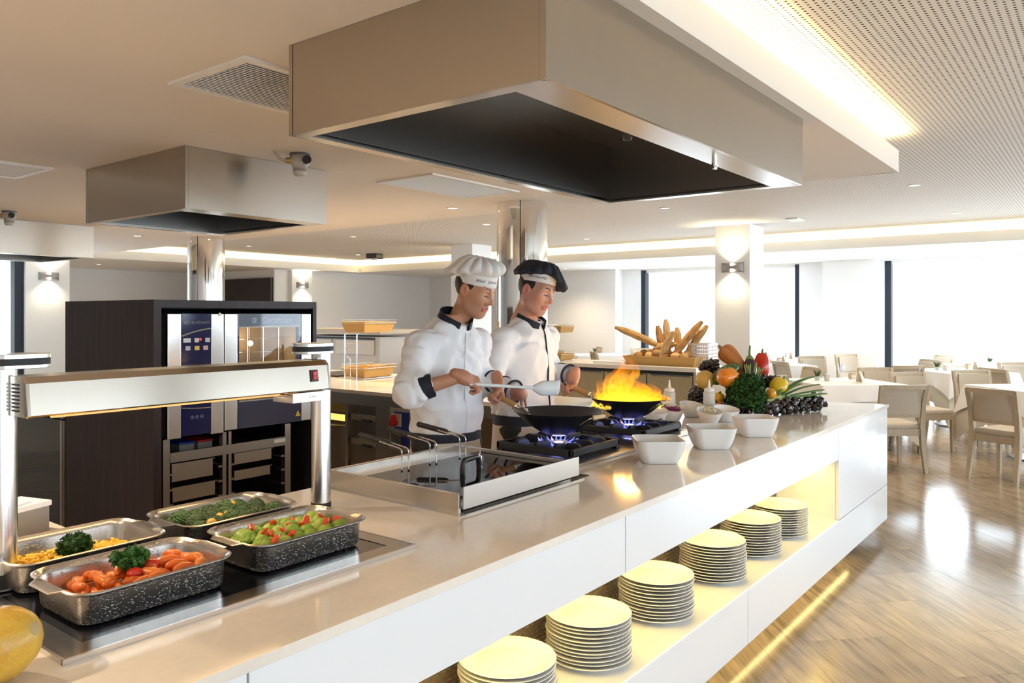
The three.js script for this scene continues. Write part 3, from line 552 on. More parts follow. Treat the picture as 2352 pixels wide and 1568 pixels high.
function wok(cu, cv, ry, label, hx, hz, hy) {
  const g = thing('wok', label, 'wok', P(cu, WT + .078, cv), 0); const R = .205, prof = [], inn = [];
  for (let i = 0; i <= 14; i++) { const t = i / 14, r = .03 + (R - .03) * t, y = .112 * Math.pow(t, 1.55); prof.push([r, y]); inn.push([r - .0022, y + .002]); }
  const outer = [[0, 0], ...prof]; part('bowl', lathe([[0, 0], ...prof, [R + .003, .113], [R + .002, .1155], [R - .001, .115]], 72), M.wok, g);
  part('inside', lathe([[0, .0022], ...inn, [R - .001, .115]], 72), M.wokIn, g);
  // long handle towards the cook
  const d = V3(hx, hy, hz), n = d.clone().setY(0).normalize(), a = n.clone().multiplyScalar(R - .006).setY(.10), s1 = a.clone().addScaledVector(d, .05);
  part('handle_socket', [sweep([a.clone().addScaledVector(n, -.012), a.clone().addScaledVector(d, .02), s1], t => .012 - .001 * t, 12), moved(new THREE.TorusGeometry(.013, .004, 8, 20), s1.x, s1.y, s1.z, Math.atan2(d.x, d.z), 0)], M.chrome, g);
  const hend = a.clone().addScaledVector(d, .21);
  part('handle', sweep([s1, s1.clone().addScaledVector(d, .004), a.clone().addScaledVector(d, .14), hend.clone().addScaledVector(d, -.008), hend], t => t < .02 ? .0145 : t > .98 ? .010 : .0155 - .0015 * Math.sin(t * 3), 16), M.bamboo, g);
  part('hang_ring', moved(new THREE.TorusGeometry(.012, .0022, 8, 20), hend.x + d.x * .01, hend.y + d.y * .01, hend.z + d.z * .01, Math.atan2(d.x, d.z) + 1.57), M.chrome, g);
  for (const k of [0, 1]) part('rivet', new THREE.SphereGeometry(.0055, 10, 8).translate(n.x * (R - .022 - k * .010), .096 - k * .014, n.z * (R - .022 - k * .010)).translate(n.z * .0, 0, 0), M.chrome, g);
  // short helper handle opposite
  const hg = new THREE.Group(); hg.name = 'helper_handle'; g.add(hg); hg.rotation.y = ry;
  part('bracket', wire([[-.055, .070, R - .035], [-.05, .10, R + .012], [-.03, .105, R + .022], [.03, .105, R + .022], [.05, .10, R + .012], [.055, .070, R - .035]], .003, .01), M.chrome, hg);
  part('grip', sweep([V3(-.040, .106, R + .024), V3(-.038, .106, R + .025), V3(0, .106, R + .027), V3(.038, .106, R + .025), V3(.040, .106, R + .024)], t => .0125 - .002 * Math.sin(Math.PI * t) - (t < .01 || t > .99 ? .003 : 0), 16), M.palewood, hg);
  return g;
}
wok(3.01, 2.045, -.1, 'empty black wok with a bamboo handle held by the white-hatted chef', .01, -.94, .33);
wok(3.71, 2.065, -.1, 'black wok full of fire held by the black-hatted chef', .0, -.95, .28);
// fire in the wok
{
  const noise = tileNoise(91, 12), noise2 = tileNoise(92, 30);
  const alpha = dataTex(128, 256, (x, y) => { const w = x + .12 * (noise(x, y * .5) - .5), n = noise(w, y * .8) * .6 + noise2(w, y * .5) * .4; const fade = Math.pow(1 - y, 1.1), base = Math.min(1, y / .05); return Math.max(0, Math.min(1, (n * 1.35 - .20) * fade * 1.2)) * (.55 + .45 * base); });
  const heat = dataTex(32, 256, (x, y) => { const n = noise(x, y); const k = y + .15 * (n - .5); return [1, .84 - .34 * k, .30 - .26 * Math.min(1, k * 1.3)]; }, true);
  const fire = phys({ color: rgb(0, 0, 0), emissive: rgb(1, 1, 1), emissiveMap: heat, emissiveIntensity: 2.3, alphaMap: alpha, transparent: true, opacity: .8, roughness: 1, specularIntensity: 0, side: THREE.DoubleSide });
  const g = thing('wok_fire', 'bright orange and yellow flames leaping out of the wok', 'fire', P(3.71, WT + .078, 2.065));
  const R = rng(17);
  const spots = [[-.125, .02, .15, .055], [-.10, -.04, .13, .06], [-.06, .05, .24, .06], [-.035, -.02, .29, .065], [-.06, -.06, .16, .07], [-.01, .06, .17, .06], [.03, -.03, .155, .06], [.06, .05, .12, .06], [.09, -.02, .135, .055], [.125, .02, .10, .05], [.06, -.08, .14, .06], [0, 0, .18, .075], [.1, .07, .09, .05], [-.12, -.06, .10, .05], [.14, -.05, .085, .045], [-.15, .05, .09, .045], [.02, .10, .10, .06], [-.08, .10, .11, .06]];
  // picture-left / picture-right in this place runs along (sin, -cos) of the view direction
  const ax = Math.sin(YAW), az = Math.cos(YAW);
  spots.forEach(([s, q, h, r], k) => {
    const rings = [], n = 14, m = 16, ph = R() * 6, lean = (R() - .35) * .06;
    for (let i = 0; i < n; i++) { const t = i / (n - 1), rr = r * (Math.pow(Math.sin(Math.PI * Math.min(1, .22 + .78 * t)), .8)) * (1 + .18 * Math.sin(9 * t + ph)) + .001, ox = lean * t + .018 * Math.sin(7 * t + ph), oz = .018 * Math.cos(6 * t + ph); rings.push(Array.from({ length: m + 1 }, (_, j) => { const a = j / m * Math.PI * 2, w = 1 + .25 * Math.sin(3 * a + ph + 4 * t); return [ox + rr * w * Math.cos(a), t * h, oz + rr * w * Math.sin(a)]; })); }
    const geo = loft(rings, false); const uv = geo.attributes.uv; for (let i = 0; i < uv.count; i++) uv.setX(i, uv.getX(i) * 2 + k * .37);
    const mm = part('flame', geo, fire, g); mm.position.set(s * ax + q * az, .062, s * az - q * ax); mm.castShadow = false;
  });
  const l = new THREE.PointLight(rgb(1, .55, .14), .9, 0, 2); l.position.set(0, .16, 0); l.shadow.radius = 4; l.castShadow = true; g.add(l);
}
// ---------------------------------------------------------------- food pans
const condense = (() => { const d = document.createElement('canvas'); const drops = []; const R = rng(3); for (let i = 0; i < 900; i++) drops.push([R(), R(), .002 + .006 * R() * R()]); const w = 512, a = new Float32Array(w * w); for (const [x, y, r] of drops) { const k = Math.ceil(r * w); const cx = Math.floor(x * w), cy = Math.floor(y * w); for (let j = -k; j <= k; j++) for (let i = -k; i <= k; i++) { const q = 1 - (i * i + j * j) / (k * k + 1); if (q > 0) { const id = ((cy + j + w) % w) * w + (cx + i + w) % w; a[id] = Math.max(a[id], Math.sqrt(q) * Math.min(1, r / .005)); } } } return dataTex(w, w, (x, y, i, j) => a[j * w + i], false, [5, 5]); })();
M.pan = phys({ color: rgb(.55, .53, .51), metalness: 1, roughness: .26, bumpMap: condense, bumpScale: .0005 });
function foodPan(u, v, label) {
  const g = thing('food_pan', label, 'food pan', P(u, WT + .0105, v), 0, 'steel food pans on the hot plate');
  const ring = (w, d, r, y, lip = 0) => rrect(w, d, r, 7).map(([x, z]) => { let e = 0; if (lip && Math.abs(z) < .058 && Math.abs(x) > w / 2 - .03) e = lip * Math.sign(x) * Math.min(1, (.058 - Math.abs(z)) / .012); return [x + e, y - (e ? .002 : 0), z]; });
  const dense = (pts) => { const o = []; for (let i = 0; i < pts.length; i++) { const a = pts[i], b = pts[(i + 1) % pts.length], n = Math.hypot(a[0] - b[0], a[2] - b[2]) > .05 ? 10 : 1; for (let k = 0; k < n; k++) o.push([0, 1, 2].map(q => a[q] + (b[q] - a[q]) * k / n)); } return o; };
  const L = (w, d, r, y, lip) => { let p = dense(ring(w, d, r, y)); if (lip) p = p.map(([x, yy, z]) => Math.abs(z) < .062 && Math.abs(x) > w / 2 - .012 ? [x + Math.sign(x) * lip * Math.min(1, (.062 - Math.abs(z)) / .010), yy - .003, z] : [x, yy, z]); return p; };
  const W = .342, D = .243;
  const outer = loft([L(W - .040, D - .040, .03, 0), L(W - .022, D - .022, .036, .004), L(W - .013, D - .013, .04, .014), L(W - .008, D - .008, .042, .060), L(W, D, .045, .068), L(W + .016, D + .016, .052, .0715, .017), L(W + .021, D + .021, .054, .0705, .018), L(W + .021, D + .021, .054, .0725, .018), L(W + .012, D + .012, .05, .0745, .015), L(W - .002, D - .002, .044, .070), L(W - .012, D - .012, .041, .060), L(W - .017, D - .017, .037, .014), L(W - .026, D - .026, .034, .006), L(W - .06, D - .06, .028, .003)], true, true, true);
  metric(outer); outer.computeVertexNormals; part('tray', toCreasedNormals(outer, .7), M.pan, g); return g;
}
foodPan(.870, 1.738, 'front left steel pan full of glazed baby carrots'); foodPan(1.282, 1.738, 'front right steel pan of green romanesco and red pepper');
foodPan(.870, 2.035, 'back left steel pan of sweetcorn'); foodPan(1.275, 2.030, 'back right steel pan of broccoli');
const FY = WT + .0105;
// carrots
{
  const R = rng(21), mats = [[.86, .20, .022], [.80, .165, .016], [.90, .25, .035], [.78, .17, .03]].map(c => phys({ color: rgb(...c), roughness: .3, clearcoat: .3, clearcoatRoughness: .2 }));
  const shape = k => { const n = 12, rings = [], l = .044 + .006 * k, bend = .003 * (k - 1); for (let i = 0; i <= n; i++) { const t = i / n, r = .0128 * Math.pow(Math.sin(Math.PI * Math.min(.985, Math.max(.02, t))), .40) * (1 - .22 * t) * (1 + .04 * Math.sin(t * 17 + k)), x = (t - .5) * l; rings.push(Array.from({ length: 12 }, (_, j) => { const a = j / 12 * 6.2832; return [x, bend * Math.sin(Math.PI * t) + r * Math.cos(a), r * Math.sin(a)]; })); } return loft(rings, true, true, true); };
  const geos = [0, 1, 2, 3].map(shape); let first = null;
  const label = 'small glazed baby carrot among many in the front left pan';
  const cells = []; for (let l = 0; l < 3; l++) for (let j = 0; j < 6; j++) for (let i = 0; i < 6; i++) cells.push([l, i, j]);
  let n = 0;
  for (const [l, i, j] of cells) {
    if (l === 0 && (i + j) % 2) continue; if (l === 2 && R() < .35) continue;
    const u = .752 + i * .047 + (R() - .5) * .018 + (l % 2) * .010, v = 1.668 + j * .031 + (R() - .5) * .012;
    if (u > 1.002 || v > 1.812 || v < 1.662 || u < .742) continue;
    const m = part(numbered('baby_carrot'), geos[n % 4], mats[Math.floor(R() * 4)], scene); tag(m, label, 'carrot', 'glazed baby carrots'); n++;
    const mound = .008 * Math.sin(Math.PI * (v - 1.63) / .2) ;
    m.position.copy(P(u, FY + .018 + l * .0145 + mound + R() * .004, v)); m.rotation.set((R() - .5) * .5, R() * 6.28, (R() - .5) * .45 * (l ? 1 : .4), 'YXZ'); if (u < .77 || u > .975) m.rotation.y = Math.PI / 2 + (R() - .5) * .9; if (v < 1.68 || v > 1.795) m.rotation.y = (R() - .5) * .7 + (u < .77 || u > .975 ? .8 : 0);
  }
}
// sweetcorn
{
  const k = lump(.0052, .0042, .0058, d => 1 - .25 * Math.max(0, -d.z), 8), R = rng(31), N = 520;
  const im = new THREE.InstancedMesh(k, phys({ color: rgb(1, 1, 1), roughness: .28, clearcoat: .3 }), N); im.name = 'sweetcorn'; tag(im, 'heap of yellow sweetcorn kernels in the back left pan', 'sweetcorn', null, 'stuff'); im.castShadow = im.receiveShadow = true;
  const m = new THREE.Matrix4(), q = new THREE.Quaternion(), e = new THREE.Euler();
  for (let i = 0; i < N; i++) { const u = .728 + R() * .28, v = 1.945 + R() * .18, mound = .020 * Math.max(0, Math.sin(Math.PI * (v - 1.93) / .21)) * (.6 + .4 * Math.sin((u - .7) * 14)); e.set(R() * 6, R() * 6, R() * 6); m.compose(P(u, FY + .020 + mound + R() * .010, v), q.setFromEuler(e), V3(1, 1, 1).multiplyScalar(.85 + R() * .3)); im.setMatrixAt(i, m); im.setColorAt(i, rgb(.86 + .1 * R(), .55 + .12 * R(), .04 + .04 * R())); }
  scene.add(im);
  solo('corn_bed', loft([rrect(.285, .19, .03, 5).map(([x, z]) => [x, 0, z]), rrect(.28, .185, .03, 5).map(([x, z]) => [x, .020, z]), rrect(.2, .1, .03, 5).map(([x, z]) => [x, .033, z])], true, true, true), mat({ color: rgb(.75, .46, .04), roughness: .5 }), 'packed layer of sweetcorn at the bottom of the back left pan', 'sweetcorn', P(.87, FY + .004, 2.035), 0, null, 'stuff');
}
// broccoli, romanesco, peppers and small mushrooms
function florets(seed, R0, cone, n, bump) {
  const R = rng(seed), list = []; const s = new THREE.IcosahedronGeometry(1, 1);
  for (let i = 0; i < n; i++) { const t = (i + .5) / n, ph = i * 2.39996, up = 1 - t * 1.05, r = Math.sqrt(Math.max(0, 1 - up * up)); const x = r * Math.cos(ph), z = r * Math.sin(ph); const y = cone ? (1 - r) * 1.15 : up; const k = R0 * (1 + (R() - .5) * .18), b = bump * (cone ? (.55 + .6 * r) : (.75 + .5 * R())); list.push(moved(s, x * k, Math.max(-.3, y) * k, z * k, R() * 6, R() * 6, 0, [b, b * (cone ? 1.15 : .9), b])); }
  list.push(moved(new THREE.SphereGeometry(1, 12, 8), 0, cone ? .3 * R0 : 0, 0, 0, 0, 0, [R0 * .9, R0 * .85, R0 * .9]));
  return merge(list);
}
{
  const bro = [0, 1, 2].map(k => florets(100 + k, .021 + .003 * k, false, 90, .0056)), stem = sweep([V3(0, -.024, 0), V3(0, -.012, 0), V3(0, 0, 0)], t => .007 + .007 * t, 10);
  const bm = [[.030, .085, .022], [.022, .065, .015], [.045, .11, .028]].map(c => phys({ color: rgb(...c), roughness: .45, clearcoat: .15 })), sm = phys({ color: rgb(.16, .27, .06), roughness: .5 });
  const R = rng(41); let n = 0;
  const spots = []; for (let j = 0; j < 4; j++) for (let i = 0; i < 6; i++) spots.push([1.160 + i * .046 + (j % 2) * .016 + (R() - .5) * .010, 1.965 + j * .044 + (R() - .5) * .010]);
  for (const [u, v] of spots) { if (u > 1.40 || v > 2.125) continue; const g = thing('broccoli_floret', 'dark green broccoli floret in the back right pan', 'broccoli', P(u, FY + .036 + .010 * Math.sin(Math.PI * (v - 1.92) / .22) + R() * .005, v), R() * 6, 'broccoli florets'); part('head', bro[n % 3], bm[n % 3], g); part('stem', stem, sm, g); g.rotation.x = (R() - .5) * .9; g.rotation.z = (R() - .5) * .9; n++; }
  const mush = phys({ color: rgb(.72, .44, .09), roughness: .25, clearcoat: .4 });
  for (const [u, v, l] of [[1.232, 1.985, 'left of the middle pair'], [1.262, 1.995, 'right of the middle pair'], [1.185, 1.948, 'lowest, at the front rim'], [1.335, 2.085, 'uppermost, at the back'], [1.30, 2.07, 'half hidden at the back']]) solo('button_mushroom', lump(.0135, .012, .0135, d => 1 - .12 * Math.max(0, -d.y), 16), mush, `small shiny yellow mushroom among the broccoli, ${l}`, 'mushroom', P(u, FY + .062, v));
  const rom = [0, 1, 2].map(k => florets(200 + k, .021 + .003 * k, true, 70, .0062));
  const rm = [[.30, .46, .05], [.38, .52, .09], [.25, .40, .045]].map(c => phys({ color: rgb(...c), roughness: .45, clearcoat: .15 })); n = 0;
  for (let j = 0; j < 4; j++) for (let i = 0; i < 6; i++) { const u = 1.168 + i * .046 + (j % 2) * .016 + (R() - .5) * .010, v = 1.672 + j * .044 + (R() - .5) * .010; if (u > 1.415 || v > 1.825) continue; const g = thing('romanesco_floret', 'pale green romanesco floret in the front right pan', 'romanesco', P(u, FY + .034 + .008 * Math.sin(Math.PI * (v - 1.63) / .21) + R() * .006, v), R() * 6, 'romanesco florets'); part('head', rom[n % 3], rm[n % 3], g); part('stem', stem, sm, g); g.rotation.x = (R() - .5) * .8; g.rotation.z = (R() - .5) * .8; n++; }
  const pep = phys({ color: rgb(.80, .07, .012), roughness: .25, clearcoat: .4 }), pg = extrude([[-.011, -.006], [.008, -.008], [.012, .002], [.004, .009], [-.009, .006]], .004, .0015);
  for (let i = 0; i < 16; i++) { const m = part(numbered('pepper_piece'), pg, pep, scene); tag(m, 'small piece of red pepper among the romanesco', 'pepper', 'red pepper pieces'); m.position.copy(P(1.17 + R() * .235, FY + .060 + R() * .012, 1.665 + R() * .14)); m.rotation.set(R() * 3, R() * 6, R() * 3); }
}
// parsley: curly sprays
const parsleyLeaf = (() => { const R = rng(55); const out = []; for (let k = 0; k < 4; k++) { const g = new THREE.CircleGeometry(1, 14), p = g.attributes.position; for (let i = 1; i < p.count; i++) { const a = Math.atan2(p.getY(i), p.getX(i)), r = .72 + .28 * Math.sin(a * 5 + k) ; p.setXYZ(i, r * Math.cos(a), .35 * Math.sin(a * 6 + k * 2) + .35, r * Math.sin(a)); } p.setXYZ(0, 0, 0, 0); g.computeVertexNormals(); out.push(g); } return out; })();
function parsley(seed, rx, ry, rz, n, leaf) { const R = rng(seed), list = []; for (let i = 0; i < n; i++) { let x, y, z; do { x = R() * 2 - 1; y = R() * 2 - 1; z = R() * 2 - 1; } while (x * x + y * y + z * z > 1); const k = Math.pow(Math.hypot(x, y, z), -.45); const lumpy = 1 + .22 * perlin.noise(x * k * 2.2 + seed, y * k * 2.2, z * k * 2.2); const s = leaf * (.7 + .6 * R()); list.push(moved(parsleyLeaf[i % 4], x * k * rx * lumpy, y * k * ry * lumpy, z * k * rz * lumpy, R() * 6, (R() - .5) * 2.4, (R() - .5) * 2.4, [s, s * .8, s])); } return merge(list); }
M.parsley = phys({ color: rgb(.030, .095, .014), roughness: .5, side: THREE.DoubleSide }); M.parsley2 = phys({ color: rgb(.055, .16, .022), roughness: .5, side: THREE.DoubleSide }); M.stemGreen = mat({ color: rgb(.10, .24, .03), roughness: .5 });
{
  let g = thing('parsley_sprig', 'curly parsley sprig on the sweetcorn', 'parsley', P(.862, FY + .062, 2.02)); part('leaves', parsley(61, .040, .028, .032, 420, .0075), M.parsley, g); part('stem', sweep([V3(.01, -.03, 0), V3(.004, -.01, 0), V3(0, .01, 0)], .002, 6), M.stemGreen, g);
  g = thing('parsley_sprig', 'curly parsley sprig with tomato on the carrots', 'parsley', P(.868, FY + .082, 1.742)); part('leaves', parsley(62, .030, .026, .026, 330, .0075), M.parsley2, g); part('leaves', parsley(63, .016, .016, .016, 110, .0065).translate(-.035, .008, 0), M.parsley2, g); part('stem', sweep([V3(.01, -.02, 0), V3(0, -.01, 0), V3(-.02, 0, 0)], .002, 6), M.stemGreen, g);
  const tom = phys({ color: rgb(.62, .03, .012), roughness: .15, clearcoat: .6 });
  solo('tomato_half', lump(.020, .016, .02, null, 18), tom, 'shiny red tomato half right of the parsley on the carrots', 'tomato', P(.902, FY + .060, 1.733)); solo('tomato_half', lump(.018, .012, .018, null, 18), tom, 'red tomato half under the parsley on the carrots', 'tomato', P(.858, FY + .058, 1.715));
  g = thing('parsley_sprig', 'dark parsley sprig cut off by the left edge', 'parsley', P(.50, FY + .07, 1.76)); part('leaves', parsley(64, .03, .03, .03, 200, .0075), M.parsley, g); part('stem', sweep([V3(0, -.08, 0), V3(0, -.03, 0)], .003, 6), M.stemGreen, g);
}
// squash at the lower left corner
function ribbed(n, depth) { return d => { const a = Math.atan2(d.z, d.x); return 1 + depth * Math.cos(n * a) * Math.sqrt(Math.max(0, 1 - d.y * d.y)); }; }
{
  const tex = dataTex(256, 256, (x, y) => { const k = .5 + .5 * nB(x, y * .1), s = nC(x, y); return [.80 - .06 * s, .56 + .10 * k - .06 * s, .14 + .10 * k]; }, true);
  const g = thing('spaghetti_squash', 'round yellow squash cut off by the lower left corner', 'squash', P(.525, WT + .0618, 1.545)); g.rotation.set(1.15, .62, 0, 'YXZ');
  const q = new THREE.SphereGeometry(1, 48, 32), p = q.attributes.position; const f = ribbed(11, .018); for (let i = 0; i < p.count; i++) { const d = V3(0, 0, 0).fromBufferAttribute(p, i), k = f(d); p.setXYZ(i, d.x * .064 * k, d.y * .082, d.z * .064 * k); } q.computeVertexNormals();
  part('flesh', q, phys({ map: tex, roughness: .4, clearcoat: .2 }), g);
  part('blossom_scar', lathe([[0, .0835], [.006, .0845], [.011, .083], [.013, .080]], 24), mat({ color: rgb(.42, .30, .14), roughness: .8 }), g);
  part('blemish', lump(.012, .0025, .010, d => 1 + .2 * Math.sin(5 * Math.atan2(d.z, d.x)), 14).rotateX(-1.1).translate(.0, .028, -.0585), mat({ color: rgb(.22, .09, .03), roughness: .8 }), g, 'brown blemish');
}
// ---------------------------------------------------------------- bowls and sauce bottles
{
  const ring = (w, r, y) => rrect(w, w, r, 7).map(([x, z]) => [x, y, z]);
  const geo = loft([ring(.142, .028, 0), ring(.150, .030, .003), ring(.170, .036, .022), ring(.192, .040, .052), ring(.205, .041, .083), ring(.2105, .040, .100), ring(.208, .039, .1015), ring(.203, .038, .100), ring(.198, .038, .083), ring(.184, .037, .052), ring(.162, .033, .024), ring(.135, .026, .0075)], true, true, true);
  [[3.085, 1.572, 'nearest the glass-lidded cooker'], [3.565, 1.535, 'in the middle of the row'], [4.05, 1.50, 'nearest the vegetable display']].forEach(([u, v, l]) => { const g = thing('square_bowl', `square white porcelain bowl ${l}`, 'bowl', P(u, WT, v), Math.PI / 2 - YAW + Math.PI, 'square white bowls in a row'); g.rotation.y = -(Math.PI / 2 - YAW); part('bowl', geo, M.porcelain, g); });
}
{
  // round bowls with a slanted rim
  const sl = (r0, r1, h, k) => { const rings = [], n = 40, C = (r, y, tilt) => Array.from({ length: n }, (_, j) => { const a = j / n * Math.PI * 2; return [r * Math.cos(a), y + tilt * Math.cos(a), r * Math.sin(a)]; }); return loft([C(r0 - .004, 0, 0), C(r0, .003, 0), C((r0 + r1) / 2, h * .5, k * .5), C(r1, h, k), C(r1 - .001, h + .002, k), C(r1 - .004, h, k), C((r0 + r1) / 2 - .004, h * .5, k * .5), C(r0 - .005, .006, 0)], true, true, true); };
  const geo = sl(.047, .078, .076, .016);
  const spots = [[4.33, 2.115, 'holding shredded red cabbage'], [4.56, 2.09, 'standing empty behind the cabbage bowl'], [4.33, 1.875, 'holding sliced onion'], [4.49, 1.835, 'standing behind the onion bowl'], [4.165, 2.14, 'half hidden behind the flaming wok']];
  for (const [u, v, l] of spots) { const g = thing('slanted_bowl', `round white bowl with a slanted rim ${l}`, 'bowl', P(u, WT, v), .95 + (u > 4.4 ? .2 : 0), 'round white bowls'); part('bowl', geo, M.porcelain, g); }
  const R = rng(81), cab = [[.16, .008, .07], [.26, .02, .13], [.10, .005, .04]].map(c => mat({ color: rgb(...c), roughness: .4 })), sh = []; for (let i = 0; i < 60; i++) { const a = R() * 6.28, r = .045 * Math.sqrt(R()), x = r * Math.cos(a), z = r * Math.sin(a), d = R() * 6.28, y = .058 + R() * .02; sh.push(sweep([V3(x, y, z), V3(x + .012 * Math.cos(d), y + .006, z + .012 * Math.sin(d)), V3(x + .026 * Math.cos(d + .6), y + .002 + R() * .01, z + .026 * Math.sin(d + .6))], .0016, 5)); }
  solo('shredded_cabbage', [...sh, cyl(.05, .052, .02, 0, .042, 0, 20)], cab[1], 'shredded red cabbage in a white bowl', 'cabbage', P(4.33, WT, 2.115), 0, null, 'stuff');
  const on = phys({ color: rgb(.80, .74, .52), roughness: .3, transmission: .25, thickness: 0 });
  for (let i = 0; i < 7; i++) { const q = new THREE.TorusGeometry(.020 + .004 * R(), .0035, 7, 24, 2.2 + R() * 2); q.scale(1, 1, 1.9); const m = part(numbered('onion_slice'), q, on, scene); tag(m, 'curved slice of pale onion in the white bowl', 'onion', 'onion slices'); m.position.copy(P(4.33 + (R() - .5) * .04, WT + .066 + R() * .012, 1.875 + (R() - .5) * .04)); m.rotation.set(1.3 + R() * .6, R() * 6, R() * 6); }
}
function squeezeBottle(u, v, label, fill, liquid, top) {
  const g = thing('squeeze_bottle', label, 'sauce bottle', P(u, WT, v), 0, 'squeeze bottles');
  part('body', lathe([[0, .001], [.033, .001], [.036, .006], [.036, .150], [.035, .160], [.026, .168]], 32), phys({ color: rgb(.86, .86, .82), roughness: .35, transmission: .55, thickness: 0 }), g);
  part('sauce', lathe([[0, .003], [.0325, .003], [.0345, .008], [.0345, fill], [0, fill]], 28), phys({ color: rgb(...liquid), roughness: .15 }), g);
  part('cap', lathe([[.026, .166], [.031, .168], [.031, .182], [.020, .186], [.012, .190], [.0085, .196], [.0035, .236], [.0018, .238], [0, .238]], 28), phys({ color: rgb(...top), roughness: .35 }), g);
}
squeezeBottle(4.40, 2.165, 'squeeze bottle with dark soy sauce behind the flaming wok', .052, [.012, .008, .005], [.86, .80, .70]);
squeezeBottle(4.56, 1.975, 'squeeze bottle with a little green oil beside the vegetables', .045, [.20, .20, .02], [.88, .87, .82]);
// ---------------------------------------------------------------- vegetable display
const skinTex = (c, s) => dataTex(128, 256, (x, y) => { const k = .9 + .16 * (nB(x, y * .15) - .5) + .08 * (nC(x, y * .3) - .5); return c.map(q => q * k); }, true);
function veg(o) { return phys({ roughness: .28, clearcoat: .35, clearcoatRoughness: .15, ...o }); }
{
  // butternut squash: bulb up, neck leaning down to the right
  const a = V3(5.016, 1.335, -2.092), b = V3(5.075, 1.155, -1.925), n = 22, g = thing('butternut_squash', 'tall orange-brown butternut squash leaning at the top of the display', 'squash', V3(0, 0, 0));
  const dir = b.clone().sub(a), pts = Array.from({ length: n + 1 }, (_, i) => a.clone().addScaledVector(dir, i / n).add(V3(0, .012 * Math.sin(Math.PI * i / n), 0)));
  part('flesh', sweep(pts, t => { const e = Math.sqrt(Math.max(0, 1 - Math.pow(Math.max(0, 1 - t / .22), 2))), f = Math.sqrt(Math.max(0, 1 - Math.pow(Math.max(0, (t - .9) / .1), 2))); return (.062 - .022 * THREE.MathUtils.smoothstep(t, .25, .8)) * e * f + .0005; }, 32), veg({ map: skinTex([.80, .48, .20]), roughness: .4 }), g);
  part('stem', sweep([pts[0].clone().addScaledVector(dir, .03), pts[0].clone().addScaledVector(dir, -.06), pts[0].clone().addScaledVector(dir, -.09)], t => .013 - .004 * t, 7), mat({ color: rgb(.35, .24, .10), roughness: .8 }), g);
}
function pepper(label, pos, rx, ry, rz, col, rot, name = 'bell_pepper', lobes = 4) {
  const g = thing(name, label, 'pepper', V3(...pos)); g.rotation.set(...rot);
  part('flesh', lump(rx, ry, rz, d => { const a = Math.atan2(d.z, d.x), c = Math.sqrt(Math.max(0, 1 - d.y * d.y)); return (1 + .07 * Math.cos(lobes * a) * c) * (1 - .10 * Math.max(0, -d.y)) * (1 - .22 * Math.exp(-c * c * 16) * (d.y > 0 ? 1 : .5)); }, 40), veg({ color: rgb(...col), roughness: .18, clearcoat: .6 }), g);
  part('stem', sweep([V3(0, ry * .72, 0), V3(0, ry * .95, 0), V3(.006, ry * 1.18, .003)], t => .009 - .003 * t, 9), M.stemGreen, g); return g;
}
pepper('long green pepper lying beside the orange one', [4.862, 1.17, -2.0], .050, .115, .05, [.035, .14, .018], [.35, -.5, -.85], 'green_pepper', 3);
pepper('large orange bell pepper above the parsley', [4.775, 1.158, -1.945], .066, .068, .066, [.86, .26, .012], [-.25, .3, .15]);
pepper('tall red pepper beside the eggplant', [5.175, 1.21, -1.868], .056, .10, .052, [.68, .028, .008], [.0, .2, -.12], 'red_pepper', 3);
pepper('bright yellow pepper at the right of the parsley', [5.105, 1.085, -1.735], .062, .070, .058, [.86, .55, .015], [.5, .2, -.4], 'yellow_pepper', 3);
pepper('small orange pepper tucked beside the parsley', [4.935, 1.055, -1.722], .032, .034, .032, [.88, .36, .02], [1.0, .2, -.6], 'small_pepper');
pepper('small yellow pepper low at the left, behind the oil bottle', [4.77, 1.03, -2.0], .033, .034, .033, [.88, .45, .02], [.2, .4, .3], 'small_pepper');
pepper('small deep orange pepper below the small yellow one', [4.755, .978, -1.985], .030, .030, .030, [.80, .22, .015], [.2, .4, 1.3], 'small_pepper');
{
  const g = thing('melon', 'oval yellow melon at the left of the display', 'melon', V3(4.818, 1.132, -2.115)); g.rotation.set(.2, .5, 1.2);
  part('rind', lump(.062, .072, .062, d => 1 + .012 * Math.sin(9 * Math.atan2(d.z, d.x)), 36), veg({ color: rgb(.66, .42, .10), roughness: .45, clearcoat: .1 }), g); part('stem_scar', lump(.010, .004, .010, null, 12).translate(0, .067, 0), mat({ color: rgb(.36, .25, .08), roughness: .8 }), g);
  const e = thing('eggplant', 'dark glossy eggplant standing with its green stem up', 'eggplant', V3(5.04, 1.20, -1.898)); e.rotation.set(-.1, .2, -.36);
  part('flesh', lump(.046, .09, .046, d => 1 - .16 * d.y, 32), veg({ color: rgb(.014, .006, .016), roughness: .1, clearcoat: 1 }), e);
  part('calyx', lathe([[.0, .098], [.012, .094], [.024, .078], [.031, .058], [.029, .060], [.02, .08], [0, .09]], 16), mat({ color: rgb(.22, .28, .08), roughness: .6 }), e); part('stem', sweep([V3(0, .09, 0), V3(.0, .12, 0), V3(.006, .165, .004)], t => .008 - .002 * t, 8), mat({ color: rgb(.14, .24, .06), roughness: .6 }), e);
}
